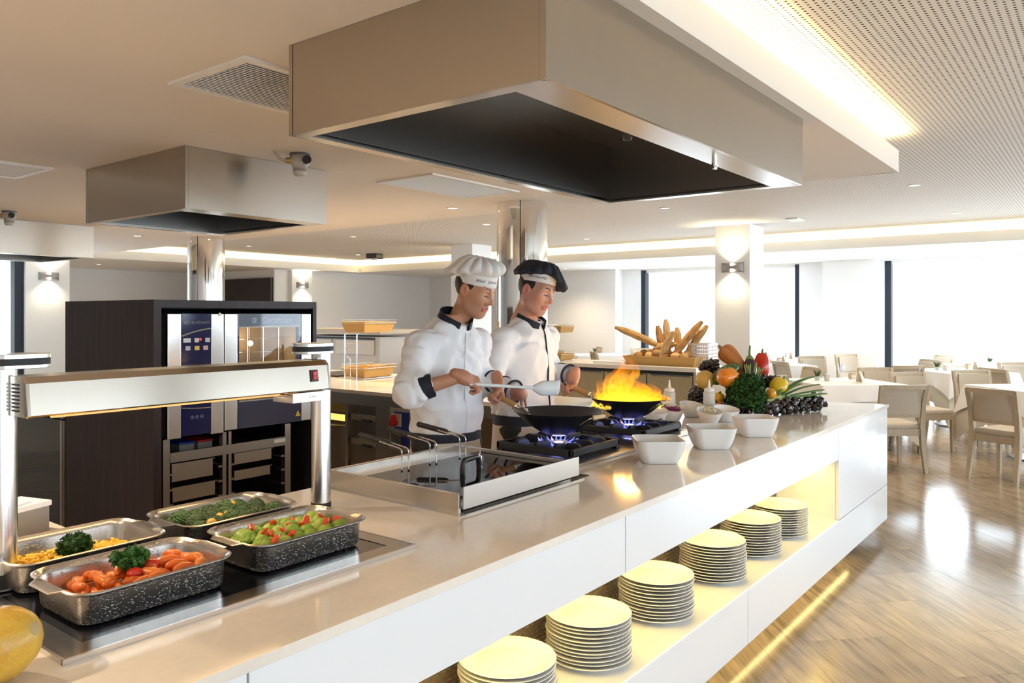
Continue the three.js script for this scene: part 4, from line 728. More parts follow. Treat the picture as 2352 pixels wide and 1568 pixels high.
{
  // asparagus
  const R = rng(95), am = [mat({ color: rgb(.30, .36, .10), roughness: .5 }), mat({ color: rgb(.22, .30, .08), roughness: .5 })];
  for (let i = 0; i < 12; i++) { const f = i / 11 - .5, base = V3(4.90 + f * .03, 1.09, -(1.835 - f * .03)), tip = V3(4.905 + f * .10 * .61 + (R() - .5) * .02, 1.19 + .035 * R() + .02 * (.5 - Math.abs(f)), -(1.83 - f * .11 * .79 + (R() - .5) * .02)); const mid = base.clone().lerp(tip, .5).add(V3((R() - .5) * .006, 0, (R() - .5) * .006));
    const g = thing('asparagus_spear', 'thin green asparagus spear fanned out above the parsley', 'asparagus', V3(0, 0, 0), 0, 'asparagus spears'); part('stalk', sweep([base, mid, tip], .0034, 8), am[i % 2], g); const d = tip.clone().sub(mid).normalize(); part('tip', sweep([tip.clone().addScaledVector(d, -.004), tip.clone().addScaledVector(d, .008), tip.clone().addScaledVector(d, .022), tip.clone().addScaledVector(d, .030)], t => .0052 * Math.sin(Math.PI * (.25 + .74 * t)) * (1 + .15 * Math.sin(t * 30)), 8), am[(i + 1) % 2], g); }
}
{
  const g = thing('parsley_bush', 'big bunch of dark curly parsley at the front of the display', 'parsley', V3(4.84, 1.055, -1.845));
  part('leaves', parsley(201, .150, .125, .115, 3400, .0135), M.parsley, g); part('leaves', parsley(202, .142, .12, .12, 900, .0145), M.parsley2, g); part('leaves', parsley(203, .08, .05, .08, 700, .013).translate(.01, -.085, .03), M.parsley, g);
  part('stems', Array.from({ length: 9 }, (_, i) => sweep([V3((i - 4) * .008, -.135, .01), V3((i - 4) * .012, -.05, 0)], .003, 6)), M.stemGreen, g);
}
// strings of dark dried peppers
{
  const R = rng(301), dm = [[.018, .008, .008], [.030, .010, .009], [.012, .007, .009]].map(c => veg({ color: rgb(...c), roughness: .13, clearcoat: .8, clearcoatRoughness: .06 }));
  const geos = [0, 1, 2].map(k => { const r = rng(310 + k); const ph = [r() * 6, r() * 6, r() * 6]; return lump(.026, .022, .019, d => 1 + .22 * Math.sin(4 * d.x + ph[0]) * Math.sin(5 * d.y + ph[1]) + .12 * Math.sin(9 * d.z + ph[2]), 14); });
  function cluster(label, a, b, rad, n, group) { const g = thing('dried_pepper_string', label, 'dried peppers', V3(0, 0, 0), 0, group); for (let i = 0; i < n; i++) { const t = (i + .5) / n, c = a.clone().lerp(b, t), an = i * 2.4, rr = rad * (.55 + .35 * R()) * Math.sqrt(Math.sin(Math.PI * (.12 + .76 * t))); const ax = b.clone().sub(a).normalize(), n1 = V3(0, 1, 0), n2 = ax.clone().cross(n1).normalize(); c.addScaledVector(n1, Math.cos(an) * rr).addScaledVector(n2, Math.sin(an) * rr); c.y = Math.max(c.y, WT + .02); const m = part('dried_pepper', geos[i % 3], dm[i % 3], g); m.position.copy(c); m.rotation.set(R() * 6, R() * 6, R() * 6); m.scale.setScalar(.8 + .5 * R()); } }
  const S = 'strings of dark dried peppers';
  cluster('long string of glossy dark dried peppers lying in front at the right', V3(4.87, .965, -1.735), V3(5.36, .975, -1.53), .046, 62, S);
  cluster('dark dried peppers under the front of the parsley', V3(4.62, .955, -1.95), V3(4.90, .955, -1.75), .042, 34, S);
  cluster('dark dried peppers at the upper left below the butternut squash', V3(4.97, 1.19, -2.20), V3(5.06, 1.20, -2.13), .055, 24, S);
  cluster('dark dried peppers at the lower left edge of the display', V3(4.80, .99, -2.20), V3(4.86, 1.06, -2.16), .055, 26, S);
  cluster('dark dried peppers behind the yellow pepper', V3(5.05, 1.12, -1.90), V3(5.22, 1.10, -1.76), .045, 24, S);
  cluster('dark dried peppers low in the middle behind the bowls', V3(4.72, .95, -2.12), V3(5.0, .96, -2.0), .05, 26, S);
}
{
  // leeks: pale base, flat green leaves
  const lm = [[.10, .24, .05], [.16, .32, .08], [.07, .19, .045]].map(c => mat({ color: rgb(...c), roughness: .4, side: THREE.DoubleSide }));
  const g = thing('leek', 'bunch of leeks with long flat green leaves pointing right', 'leek', V3(0, 0, 0));
  part('shank', sweep([V3(4.93, 1.0, -1.77), V3(5.0, 1.015, -1.715), V3(5.06, 1.025, -1.69)], t => .026 - .004 * t, 14), mat({ color: rgb(.45, .52, .22), roughness: .4 }), g);
  [[5.345, 1.145, 1.585, .022, .03, 0], [5.27, 1.10, 1.64, .017, .02, 2], [5.36, 1.095, 1.55, .016, .02, 2], [5.34, 1.062, 1.52, .022, .01, 0], [5.20, 1.12, 1.69, .018, .04, 1], [5.33, 1.04, 1.50, .026, .005, 1]].forEach(([u, y, v, w, arch, k]) => { const a = V3(5.0, 1.01, -1.715), b = V3(u, y, -v), pts = Array.from({ length: 9 }, (_, i) => a.clone().lerp(b, i / 8).add(V3(0, arch * Math.sin(Math.PI * i / 8), 0))); part('leaf', sweep(pts, t => w * (.9 + .2 * Math.sin(3 * t)), 10, .22), lm[k], g); });
  const z = thing('courgette', 'dark green courgette behind the leek tips', 'courgette', V3(5.36, 1.02, -1.585)); z.rotation.set(0, .4, 1.5); part('flesh', lump(.03, .085, .03, null, 20), veg({ color: rgb(.02, .07, .02) }), z); part('stem', sweep([V3(0, .08, 0), V3(0, .1, 0)], .008, 7), M.stemGreen, z);
  const o = thing('carved_carrot', 'orange carrot end poking out between parsley and leeks', 'carrot', V3(4.985, .995, -1.735)); part('root', lump(.017, .03, .017, null, 14), veg({ color: rgb(.75, .25, .03) }), o); o.rotation.z = .5; part('crown', lump(.008, .006, .008, null, 8).translate(0, .03, 0), M.stemGreen, o);
}
// ---------------------------------------------------------------- oven cabinet and combi oven
{
  const U0 = 2.258, U1 = 3.397, V0 = 4.3, V1 = 5.43, H = 1.645;
  const g = thing('oven_cabinet', 'dark stained timber cabinet housing the combi oven', 'cabinet', P((U0 + U1) / 2, 0, (V0 + V1) / 2)); const ox = (U0 + U1) / 2, oz = (V0 + V1) / 2;
  const B = (a, b, c, d, e, f, r) => metric(box(a, b, c, d, e, f, r).translate(-ox, 0, oz));
  part('side_panel', B(U0, U0 + .045, 0, H, V0, V1), M.woodDark, g); part('side_panel', B(U1 - .03, U1, 0, H, V0, V1), M.woodDark, g); part('top_panel', B(U0 + .045, U1 - .03, H - .045, H, V0, V1), M.woodDark, g); part('back_panel', B(U0 + .045, U1 - .03, 0, H - .045, V1 - .03, V1), M.black, g);
  part('liner', [B(U0 + .046, U0 + .05, 0, H - .046, V0 + .03, V1 - .03), B(U1 - .035, U1 - .031, 0, H - .046, V0 + .03, V1 - .03), B(U0 + .046, U1 - .031, H - .05, H - .046, V0 + .03, V1 - .03)], M.black, g);
}
{
  const u0 = 2.335, u1 = 3.343, y0 = .85, y1 = 1.565, vf = 4.29;
  const g = thing('combi_oven', 'steel combi oven with a navy control panel and lit glass door', 'oven', P(2.84, y0, 4.75)); const B = (a, b, c, d, e, f, r) => metric(box(a, b, c, d, e, f, r).translate(-2.84, -y0, 4.75));
  const steel = M.satin, navy = phys({ color: rgb(.012, .018, .075), roughness: .12, clearcoat: .3 });
  part('casing', [B(u0, 2.735, y0, y1, vf + .02, 5.35), B(u1 - .06, u1, y0, y1, vf + .02, 5.35), B(2.735, u1 - .06, y0, y0 + .14, vf + .03, 5.35), B(2.735, u1 - .06, y1 - .08, y1, vf + .03, 5.35)], mat({ color: rgb(.25, .24, .23), metalness: .8, roughness: .4 }), g);
  part('pillar', B(u0, 2.418, y0 - .01, y1, vf, vf + .03, .004), steel, g); part('pillar', B(2.608, 2.692, y0 - .01, y1, vf, vf + .03, .004), steel, g);
  const cp = part('control_panel', B(2.420, 2.606, y0, y1, vf + .002, vf + .03), navy, g);
  const uv0 = (w, h, x, y, m, name, parent) => part(name, new THREE.PlaneGeometry(w, h).translate(x - 2.84, y - y0, -(vf - .0006) + 4.75), m, parent);
  const tx = canvasTex(372, 1424, (c, w, h) => { c.fillStyle = '#101a4c'; c.fillRect(0, 0, w, h); c.fillStyle = '#6f7076'; c.font = 'bold 60px sans-serif'; c.fillText('air-o-steam', 26, 118); c.strokeStyle = '#a5a184'; c.lineWidth = 14; c.beginPath(); c.moveTo(-10, 262); c.quadraticCurveTo(180, 190, 380, 172); c.stroke(); c.strokeStyle = '#4b5068'; c.lineWidth = 6; c.beginPath(); c.moveTo(0, 590); c.lineTo(w, 590); c.stroke(); c.fillStyle = '#0b0d16'; c.fillRect(0, 600, w, 120); c.fillStyle = '#9cff2c'; c.font = 'bold italic 84px monospace'; c.fillText('24', 170, 694); c.fillStyle = '#bfe9ff'; c.fillRect(290, 660, 14, 34); c.fillStyle = '#ff3020'; c.font = 'bold italic 44px monospace'; c.fillText('160', 278, 648); c.strokeStyle = '#a5a48e'; c.lineWidth = 10; c.beginPath(); c.moveTo(0, 1095); c.quadraticCurveTo(190, 1120, 380, 1118); c.stroke(); c.fillStyle = '#8c93b8'; for (let k = 0; k < 3; k++) { c.beginPath(); c.arc(130 + k * 62, 1216, 20, 0, 7); c.lineWidth = 4; c.strokeStyle = '#8c93b8'; c.stroke(); c.fillRect(122 + k * 62, 1208, 16, 14); } });
  uv0(.184, .712, 2.513, 1.207, phys({ map: tx, roughness: .12 }), 'panel_print', cp);
  uv0(.085, .05, 2.535, 1.242, mat({ map: canvasTex(170, 100, (c) => { c.fillStyle = '#05060a'; c.fillRect(0, 0, 170, 100); c.fillStyle = '#9cff2c'; c.font = 'bold italic 76px monospace'; c.fillText('24', 14, 84); c.fillStyle = '#ff3020'; c.font = 'bold italic 38px monospace'; c.fillText('160', 98, 38); c.fillStyle = '#dff'; c.fillRect(112, 58, 10, 28); }), emissiveMap: null, roughness: .3 }), 'display_glass', cp);
  const btn = (x, y, w, col, em) => part('button', cbox(w, .026, .004, x - 2.84, y - y0, -(vf - .001) + 4.75, .0015), mat({ color: rgb(...col), roughness: .35 }), cp);
  btn(2.452, 1.408, .046, [.75, .75, .78]); btn(2.513, 1.408, .028, [.66, .72, .74]); btn(2.583, 1.408, .030, [.62, .62, .66]); btn(2.458, 1.362, .03, [.58, .58, .68]); btn(2.515, 1.362, .03, [.85, .60, .12]); btn(2.57, 1.362, .03, [.72, .45, .45]); btn(2.445, 1.246, .03, [.72, .70, .72]);
  part('indicator', cbox(.012, .014, .002, 2.537 - 2.84, 1.413 - y0, -(vf - .001) + 4.75), mat({ color: rgb(.5, .02, .02), emissive: rgb(1, .06, .03), emissiveIntensity: 1.4 }), cp, 'red indicator lamp');
  // door
  part('door_stile', B(2.698, 2.786, y0, y1, vf, vf + .04, .004), steel, g); part('door_stile', B(3.266, u1, y0, y1, vf, vf + .04, .004), steel, g);
  part('door_gap', B(2.692, 2.698, y0, y1, vf + .01, vf + .04), M.black, g);
  part('door_panel', [B(2.79, 3.264, y0, 1.02, vf + .004, vf + .03), B(2.79, 3.264, 1.482, y1, vf + .004, vf + .03), B(2.79, 2.80, 1.02, 1.482, vf + .004, vf + .03), B(3.245, 3.264, 1.02, 1.482, vf + .004, vf + .03)], navy, g);
  part('door_glass', B(2.79, 3.264, y0 + .002, y1 - .002, vf + .0005, vf + .0025), phys({ color: rgb(1, 1, 1), transmission: 1, thickness: 0, roughness: 0, ior: 1.35 }), g);
  uv0(.44, .07, 3.03, 1.525, phys({ map: canvasTex(704, 112, (c) => { c.fillStyle = '#0f1a52'; c.fillRect(0, 0, 704, 112); c.fillStyle = '#8f97b4'; c.font = '76px serif'; c.fillText('Electrolux', 240, 84); c.fillRect(128, 34, 54, 50); c.fillStyle = '#0f1a52'; c.fillRect(140, 44, 16, 30); }), roughness: .12 }), 'door_lettering', g).position.z -= .0045;
  part('trim_line', [B(2.80, 3.25, 1.478, 1.484, vf + .0035, vf + .005), B(2.80, 3.25, 1.016, 1.021, vf + .0035, vf + .005)], mat({ color: rgb(.5, .5, .46), roughness: .4 }), g);
  part('warning_sign', extrude([[-.02, -.018], [.02, -.018], [0, .018]], .001).translate(3.235 - 2.84, .905 - y0, 4.75 - vf + .0005), mat({ map: null, color: rgb(.85, .62, .05), roughness: .5 }), g, 'yellow warning triangle');
  part('warning_mark', [cbox(.012, .003, .0005, 3.235 - 2.84, .898 - y0, 4.75 - vf + .002), cbox(.006, .004, .0005, 3.233 - 2.84, .905 - y0, 4.75 - vf + .002)], M.black, g);
  part('door_handle', [cyl(.010, .010, .09, 0, 0, 0, 16).translate(2.775 - 2.84, 1.06 - y0, 4.75 - vf + .022), cyl(.013, .013, .03, 0, 0, 0, 16).rotateX(Math.PI / 2).translate(2.775 - 2.84, 1.135 - y0, 4.75 - vf + .005)], M.chrome, g);
  part('hinge_pin', cyl(.006, .008, .02, 2.66 - 2.84, 1.55 - y0, 4.75 - vf + .004, 10), M.chrome, g);
  // cavity with wire racks and the lamp
  part('cavity', [B(2.80, 2.81, .99, 1.485, vf + .03, 5.0), B(3.24, 3.25, .99, 1.485, vf + .03, 5.0), B(2.80, 3.25, .985, .99, vf + .03, 5.0), B(2.80, 3.25, 1.485, 1.49, vf + .03, 5.0), B(2.80, 3.25, .99, 1.485, 4.98, 5.0)], phys({ color: rgb(.35, .30, .24), metalness: .9, roughness: .3 }), g);
  for (let k = 0; k < 7; k++) part('rack_upright', cyl(.004, .004, .48, 2.84 + k * .06 - 2.84, .995 - y0, -(4.45 + .25 * (k % 2)) + 4.75, 8), M.chrome, g);
  for (let k = 0; k < 5; k++) part('rack_rail', rod([2.82 - 2.84, 1.06 + k * .085 - y0, -4.45 + 4.75], [3.235 - 2.84, 1.06 + k * .085 - y0, -4.45 + 4.75], .0035, 8), M.chrome, g);
  part('oven_lamp', new THREE.SphereGeometry(.017, 16, 12).translate(2.95 - 2.84, 1.375 - y0, 4.75 - 4.40), mat({ color: rgb(1, .9, .6), emissive: rgb(1, .78, .40), emissiveIntensity: 9 }), g, 'glowing oven lamp');
  const l = new THREE.PointLight(rgb(1, .72, .38), .9, 0, 2); l.position.set(2.95 - 2.84, 1.375 - y0, 4.75 - 4.40); l.shadow.radius = .8; l.castShadow = true; g.add(l);
}
// tray rack under the oven
{
  const g = thing('tray_rack', 'steel rack with tray rails under the oven', 'rack', P(2.84, 0, 4.75)); const B = (a, b, c, d, e, f) => metric(box(a, b, c, d, e, f).translate(-2.84, 0, 4.75)); const s = phys({ color: rgb(.42, .38, .34), metalness: 1, roughness: .35 });
  for (const [a, b] of [[2.335, 2.375], [2.715, 2.74], [2.755, 2.775], [3.17, 3.215]]) part('post', B(a, b, .02, .835, 4.34, 4.38), s, g);
  part('top_rail', B(2.375, 3.17, .70, .755, 4.33, 4.345), s, g); part('shelf', B(2.375, 3.17, .695, .70, 4.345, 5.2), s, g); part('base', B(2.335, 3.215, .0, .02, 4.34, 5.2), s, g);
  part('label_plate', B(3.08, 3.165, .722, .745, 4.327, 4.33), M.white, g, 'small white label');
  for (const y of [.44, .53, .62]) { part('tray_rail', B(2.375, 2.40, y, y + .012, 4.345, 5.1), s, g); part('tray_rail', B(2.69, 2.715, y, y + .012, 4.345, 5.1), s, g); part('tray_rail', B(2.775, 2.80, y, y + .012, 4.345, 5.1), s, g); part('tray_rail', B(3.145, 3.17, y, y + .012, 4.345, 5.1), s, g); }
  const tray = phys({ color: rgb(.45, .40, .34), metalness: 1, roughness: .4 });
  const shell = (w, h, d) => [cbox(w, .003, d, 0, .0015, 0), cbox(w, h, .003, 0, h / 2, d / 2), cbox(w, h, .003, 0, h / 2, -d / 2), cbox(.003, h, d, w / 2, h / 2, 0), cbox(.003, h, d, -w / 2, h / 2, 0), cbox(w + .02, .004, .014, 0, h, d / 2 + .004)];
  for (const [u, y, h, w, l] of [[2.535, .565, .105, .26, 'left column, upper'], [2.545, .445, .085, .27, 'left column, lower'], [2.95, .605, .07, .27, 'right column, upper'], [2.945, .505, .06, .26, 'right column, lower']]) { const t = thing('gastro_tray', `steel gastro tray in the rack under the oven, ${l}`, 'tray', P(u, y + .012, 4.62), 0, 'trays under the oven'); part('tray', shell(w, h, .5), tray, t); }
  for (const [u, c, l] of [[2.54, [.02, .06, .45], 'blue'], [2.66, [.55, .02, .02], 'red']]) { const t = thing('storage_box', `clear plastic box with a ${l} lid on the rack shelf`, 'box', P(u, .70, 4.52), 0); part('box', cbox(.10, .075, .16, 0, .0385, 0, .008), phys({ color: rgb(.30, .30, .30), roughness: .3 }), t); part('lid', cbox(.108, .012, .168, 0, .082, 0, .004), mat({ color: rgb(...c), roughness: .4 }), t); }
}
// ---------------------------------------------------------------- counter running back from the oven, with dark glossy doors
{
  const g = thing('rear_counter', 'kitchen counter with dark glossy doors left of the oven cabinet', 'counter', P(2.75, 0, 7.2)); const B = (a, b, c, d, e, f, r) => metric(box(a, b, c, d, e, f, r).translate(-2.75, 0, 7.2));
  part('body', B(2.29, 3.3, .08, .875, 5.44, 9.0), M.black, g);
  const gl = phys({ color: rgb(.02, .017, .014), roughness: .10, clearcoat: .6, metalness: .2 });
  for (let k = 0; k < 4; k++) { const a = 5.45 + k * .88; const d = part('door', B(2.262, 2.288, .10, .862, a, a + .86), gl, g); part('handle', B(2.252, 2.264, .10, .862, a + .02, a + .045), M.satin, d); part('handle', B(2.252, 2.264, .10, .862, a + .815, a + .84), M.satin, d); }
  part('top_trim', B(2.25, 3.3, .875, .885, 5.44, 9.0), M.steelDark, g);
  solo('rear_worktop', box(2.24, 3.32, .885, .915, 5.44, 9.02, .003), M.worktop, 'cream worktop on the counter left of the oven cabinet', 'worktop');
  const t = thing('kitchen_tap', 'arched chrome tap on the counter at the far left', 'tap', P(2.55, .915, 7.35)); part('spout', tube([[0, 0, 0], [0, .16, 0], [.02, .26, 0], [.10, .31, .0], [.18, .28, 0], [.22, .20, 0]], .011, 28, 10), M.chrome, t); part('base', cyl(.028, .024, .04), M.chrome, t);
  const b = thing('box_stack', 'white carton standing on the worktop behind the left post', 'box', P(.90, WT, 2.53), .3); part('carton', cbox(.16, .075, .12, 0, .0375, 0, .002), mat({ color: rgb(.30, .28, .26), roughness: .6 }), b); part('lid', cbox(.17, .016, .13, 0, .083, 0, .003), M.white, b); part('papers', cbox(.12, .006, .09, -.03, .094, .0).rotateY(.3), M.white, b);
}
// ---------------------------------------------------------------- side counter with the bread baskets
{
  const g = thing('side_counter', 'steel fronted kitchen counter behind the white-hatted chef', 'counter', P(5.0, 0, 5.2)); const B = (a, b, c, d, e, f, r) => metric(box(a, b, c, d, e, f, r).translate(-5.0, 0, 5.2)); const s = phys({ color: rgb(.40, .38, .34), metalness: 1, roughness: .32, bumpMap: brushTex, bumpScale: .00005 });
  part('top_rail', B(4.455, 4.50, .79, .885, 3.1, 7.4), s, g); part('apron', B(4.45, 4.462, .84, .885, 3.1, 7.4), s, g);
  part('frame_post', B(4.46, 4.50, .06, .79, 4.82, 4.87), s, g); part('frame_post', B(4.46, 4.50, .06, .79, 5.22, 5.26), s, g); part('frame_post', B(4.46, 4.50, .06, .79, 7.2, 7.26), s, g);
  part('panel', B(4.46, 4.48, .06, .79, 3.1, 4.82), phys({ color: rgb(.10, .065, .04), roughness: .4 }), g, 'dark brown panel');
  part('steel_panel', B(4.452, 4.46, .06, .79, 4.35, 4.82), s, g);
  part('back', B(5.0, 5.05, .06, .88, 3.1, 7.4), M.black, g); part('kick', B(4.55, 5.0, 0, .06, 3.1, 7.4), M.black, g); part('end_panel', B(4.46, 5.05, .06, .885, 3.1, 3.12), s, g);
  // drawer unit
  part('drawer_unit', B(4.49, 4.98, .06, .79, 4.87, 5.22), M.steelDark, g); for (const y of [.66, .45, .24]) { const d = part('drawer_rail', B(4.475, 4.492, y, y + .05, 4.89, 5.20), mat({ color: rgb(.30, .27, .23), roughness: .5 }), g); part('drawer_clip', B(4.470, 4.476, y - .012, y + .01, 4.93, 5.06), M.iron, d); }
  // heated bay with a warm glow and a steel drum
  part('perforated_guard', B(4.62, 4.63, .68, .79, 5.28, 7.2), phys({ color: rgb(.55, .38, .10), metalness: .8, roughness: .35, alphaMap: dataTex(64, 64, (x, y) => Math.hypot(x - .5, (y - .5) * 1.6) < .28 ? 0 : 1, false, [30, 30]), alphaTest: .5 }), g);
  part('glow_lamp', B(4.64, 4.66, .60, .655, 5.30, 7.1), mat({ color: rgb(.9, .6, .2), emissive: rgb(1, .62, .14), emissiveIntensity: 1.5 }), g, 'warm glowing strip');
  part('socket_plate', B(4.436, 4.452, .46, .80, 4.42, 4.68, .004), phys({ color: rgb(.40, .36, .30), roughness: .4 }), g);
  const blue = part('socket_block', B(4.424, 4.437, .49, .775, 4.45, 4.62, .003), mat({ color: rgb(.015, .03, .22), roughness: .4 }), g);
  part('socket_cover', B(4.405, 4.425, .52, .64, 4.53, 4.64, .006), phys({ color: rgb(.10, .11, .10), roughness: .3 }), blue); part('switch_plate', B(4.418, 4.425, .655, .76, 4.53, 4.64, .002), mat({ color: rgb(.5, .46, .38), roughness: .5 }), blue);
  part('emergency_plug', [cyl(.032, .034, .035, 0, 0, 0, 20).rotateZ(Math.PI / 2).translate(4.418 - 5, .69, 5.2 - 4.60), cbox(.05, .03, .03, 4.40 - 5, .735, 5.2 - 4.6, .008)], mat({ color: rgb(.52, .012, .012), roughness: .35 }), blue, 'red plug');
  const top = thing('side_worktop', 'cream worktop on the counter behind the white-hatted chef', 'worktop', P(5.0, .885, 5.2)); const T = (a, b, c, d, e, f, r) => metric(box(a, b, c, d, e, f, r).translate(-5.0, -.885, 5.2));
  part('slab', [T(4.44, 5.12, .885, .915, 3.08, 4.5, .002), T(4.44, 5.95, .885, .915, 4.5, 7.5, .002)], M.worktop, top); part('drain_groove', T(4.75, 4.765, .9152, .9156, 4.6, 6.0), mat({ color: rgb(.45, .38, .3), roughness: .5 }), top);
  const d = thing('steel_drum', 'dull steel drum under the counter behind the right lamp post', 'drum', P(4.75, .06, 5.62)); part('drum', cyl(.17, .175, .50, 0, 0, 0, 32), phys({ color: rgb(.35, .32, .28), metalness: 1, roughness: .45, bumpMap: steelRough, bumpScale: .001 }), d); part('rim', new THREE.TorusGeometry(.175, .006, 8, 40).rotateX(Math.PI / 2).translate(0, .5, 0), M.satin, d);
}
// wicker trays on wire stands
const wickerTex = dataTex(128, 128, (x, y) => { const c = Math.sin(x * 16 * Math.PI), r = Math.sin(y * 32 * Math.PI + (Math.floor(x * 16) % 2) * Math.PI); const k = .72 + .16 * r * Math.abs(c) + .12 * Math.abs(c); return [.93 * k, .76 * k, .47 * k]; }, true, [10, 10]);
M.wicker = mat({ color: rgb(1, .95, .85), map: wickerTex, roughness: .7 });
function wickerTray(w, d, h, flare, parent, x, y, z, pale) {
  const R = (a, b, yy) => [[a / 2, yy, b / 2], [-a / 2, yy, b / 2], [-a / 2, yy, -b / 2], [a / 2, yy, -b / 2]];
  const q = toCreasedNormals(loft([R(w - 2 * flare, d - 2 * flare, 0), R(w, d, h), R(w - .012, d - .012, h), R(w - 2 * flare - .012, d - 2 * flare - .012, .008)], true, true, true), .4); metric(q);
  const m = part('wicker_tray', q, M.wicker, parent); m.position.set(x, y, z); const r = part('rim_cord', wire([[w / 2, h, d / 2], [-w / 2, h, d / 2], [-w / 2, h, -d / 2], [w / 2, h, -d / 2], [w / 2, h, d / 2]], .006, .01), M.wicker, m); return m;
}
function wireStand(pos, turn, label, s) {
  const g = thing('basket_stand', label, 'basket stand', pos, turn, 'wire stands with wicker trays'); g.scale.setScalar(s); const w = .42, d = .34, C = M.chrome;
  part('base_frame', wire([[-w / 2, .01, -d / 2], [w / 2, .01, -d / 2], [w / 2, .01, d / 2], [-w / 2, .01, d / 2], [-w / 2, .01, -d / 2]], .005), C, g);
  for (const z of [-d / 4, d / 4]) part('upright', wire([[-w / 2, .0, z], [-w / 2, .44, z], [-w / 2 + .03, .47, z], [w / 2 - .1, .47, z]], .005), C, g);
  part('cross_loop', wire([[-w / 2, .30, -d / 4], [-w / 2, .46, -d / 4], [-w / 2, .46, d / 4], [-w / 2, .30, d / 4], [-w / 2, .30, -d / 4]], .004), C, g);
  part('cross_bar', rod([-w / 2, .36, -d / 4], [-w / 2, .36, d / 4], .004), C, g); part('hook', wire([[-w / 2 + .03, 0, -d / 4 + .05], [-w / 2 + .03, .2, -d / 4 + .05], [-w / 2, .23, -d / 4 + .03]], .004), C, g);
  for (const y of [.11, .56]) { part('tray_frame', wire([[-w / 2 + .03, y, -d / 2], [w / 2 + .06, y, -d / 2], [w / 2 + .06, y, d / 2], [-w / 2 + .03, y, d / 2], [-w / 2 + .03, y, -d / 2]], .004), C, g); part('upper_guard', wire([[-w / 2 + .05, y + .03, -d / 2 - .01], [w / 2 + .07, y + .03, -d / 2 - .01], [w / 2 + .07, y + .03, d / 2 + .01], [-w / 2 + .05, y + .03, d / 2 + .01]], .003), C, g); }
  wickerTray(.44, .33, .10, .03, g, .035, .018, 0); wickerTray(.44, .33, .10, .03, g, .035, .468, 0); return g;
}
wireStand(P(5.38, .915, 6.02), .05, 'chrome wire stand with two wicker trays left of the white-hatted chef', 1.0);
solo('black_tray', cbox(.62, .02, .5, 0, .01, 0, .006), M.blackPlastic, 'flat black tray under the left wire basket stand', 'tray', P(5.55, .915, 6.55));
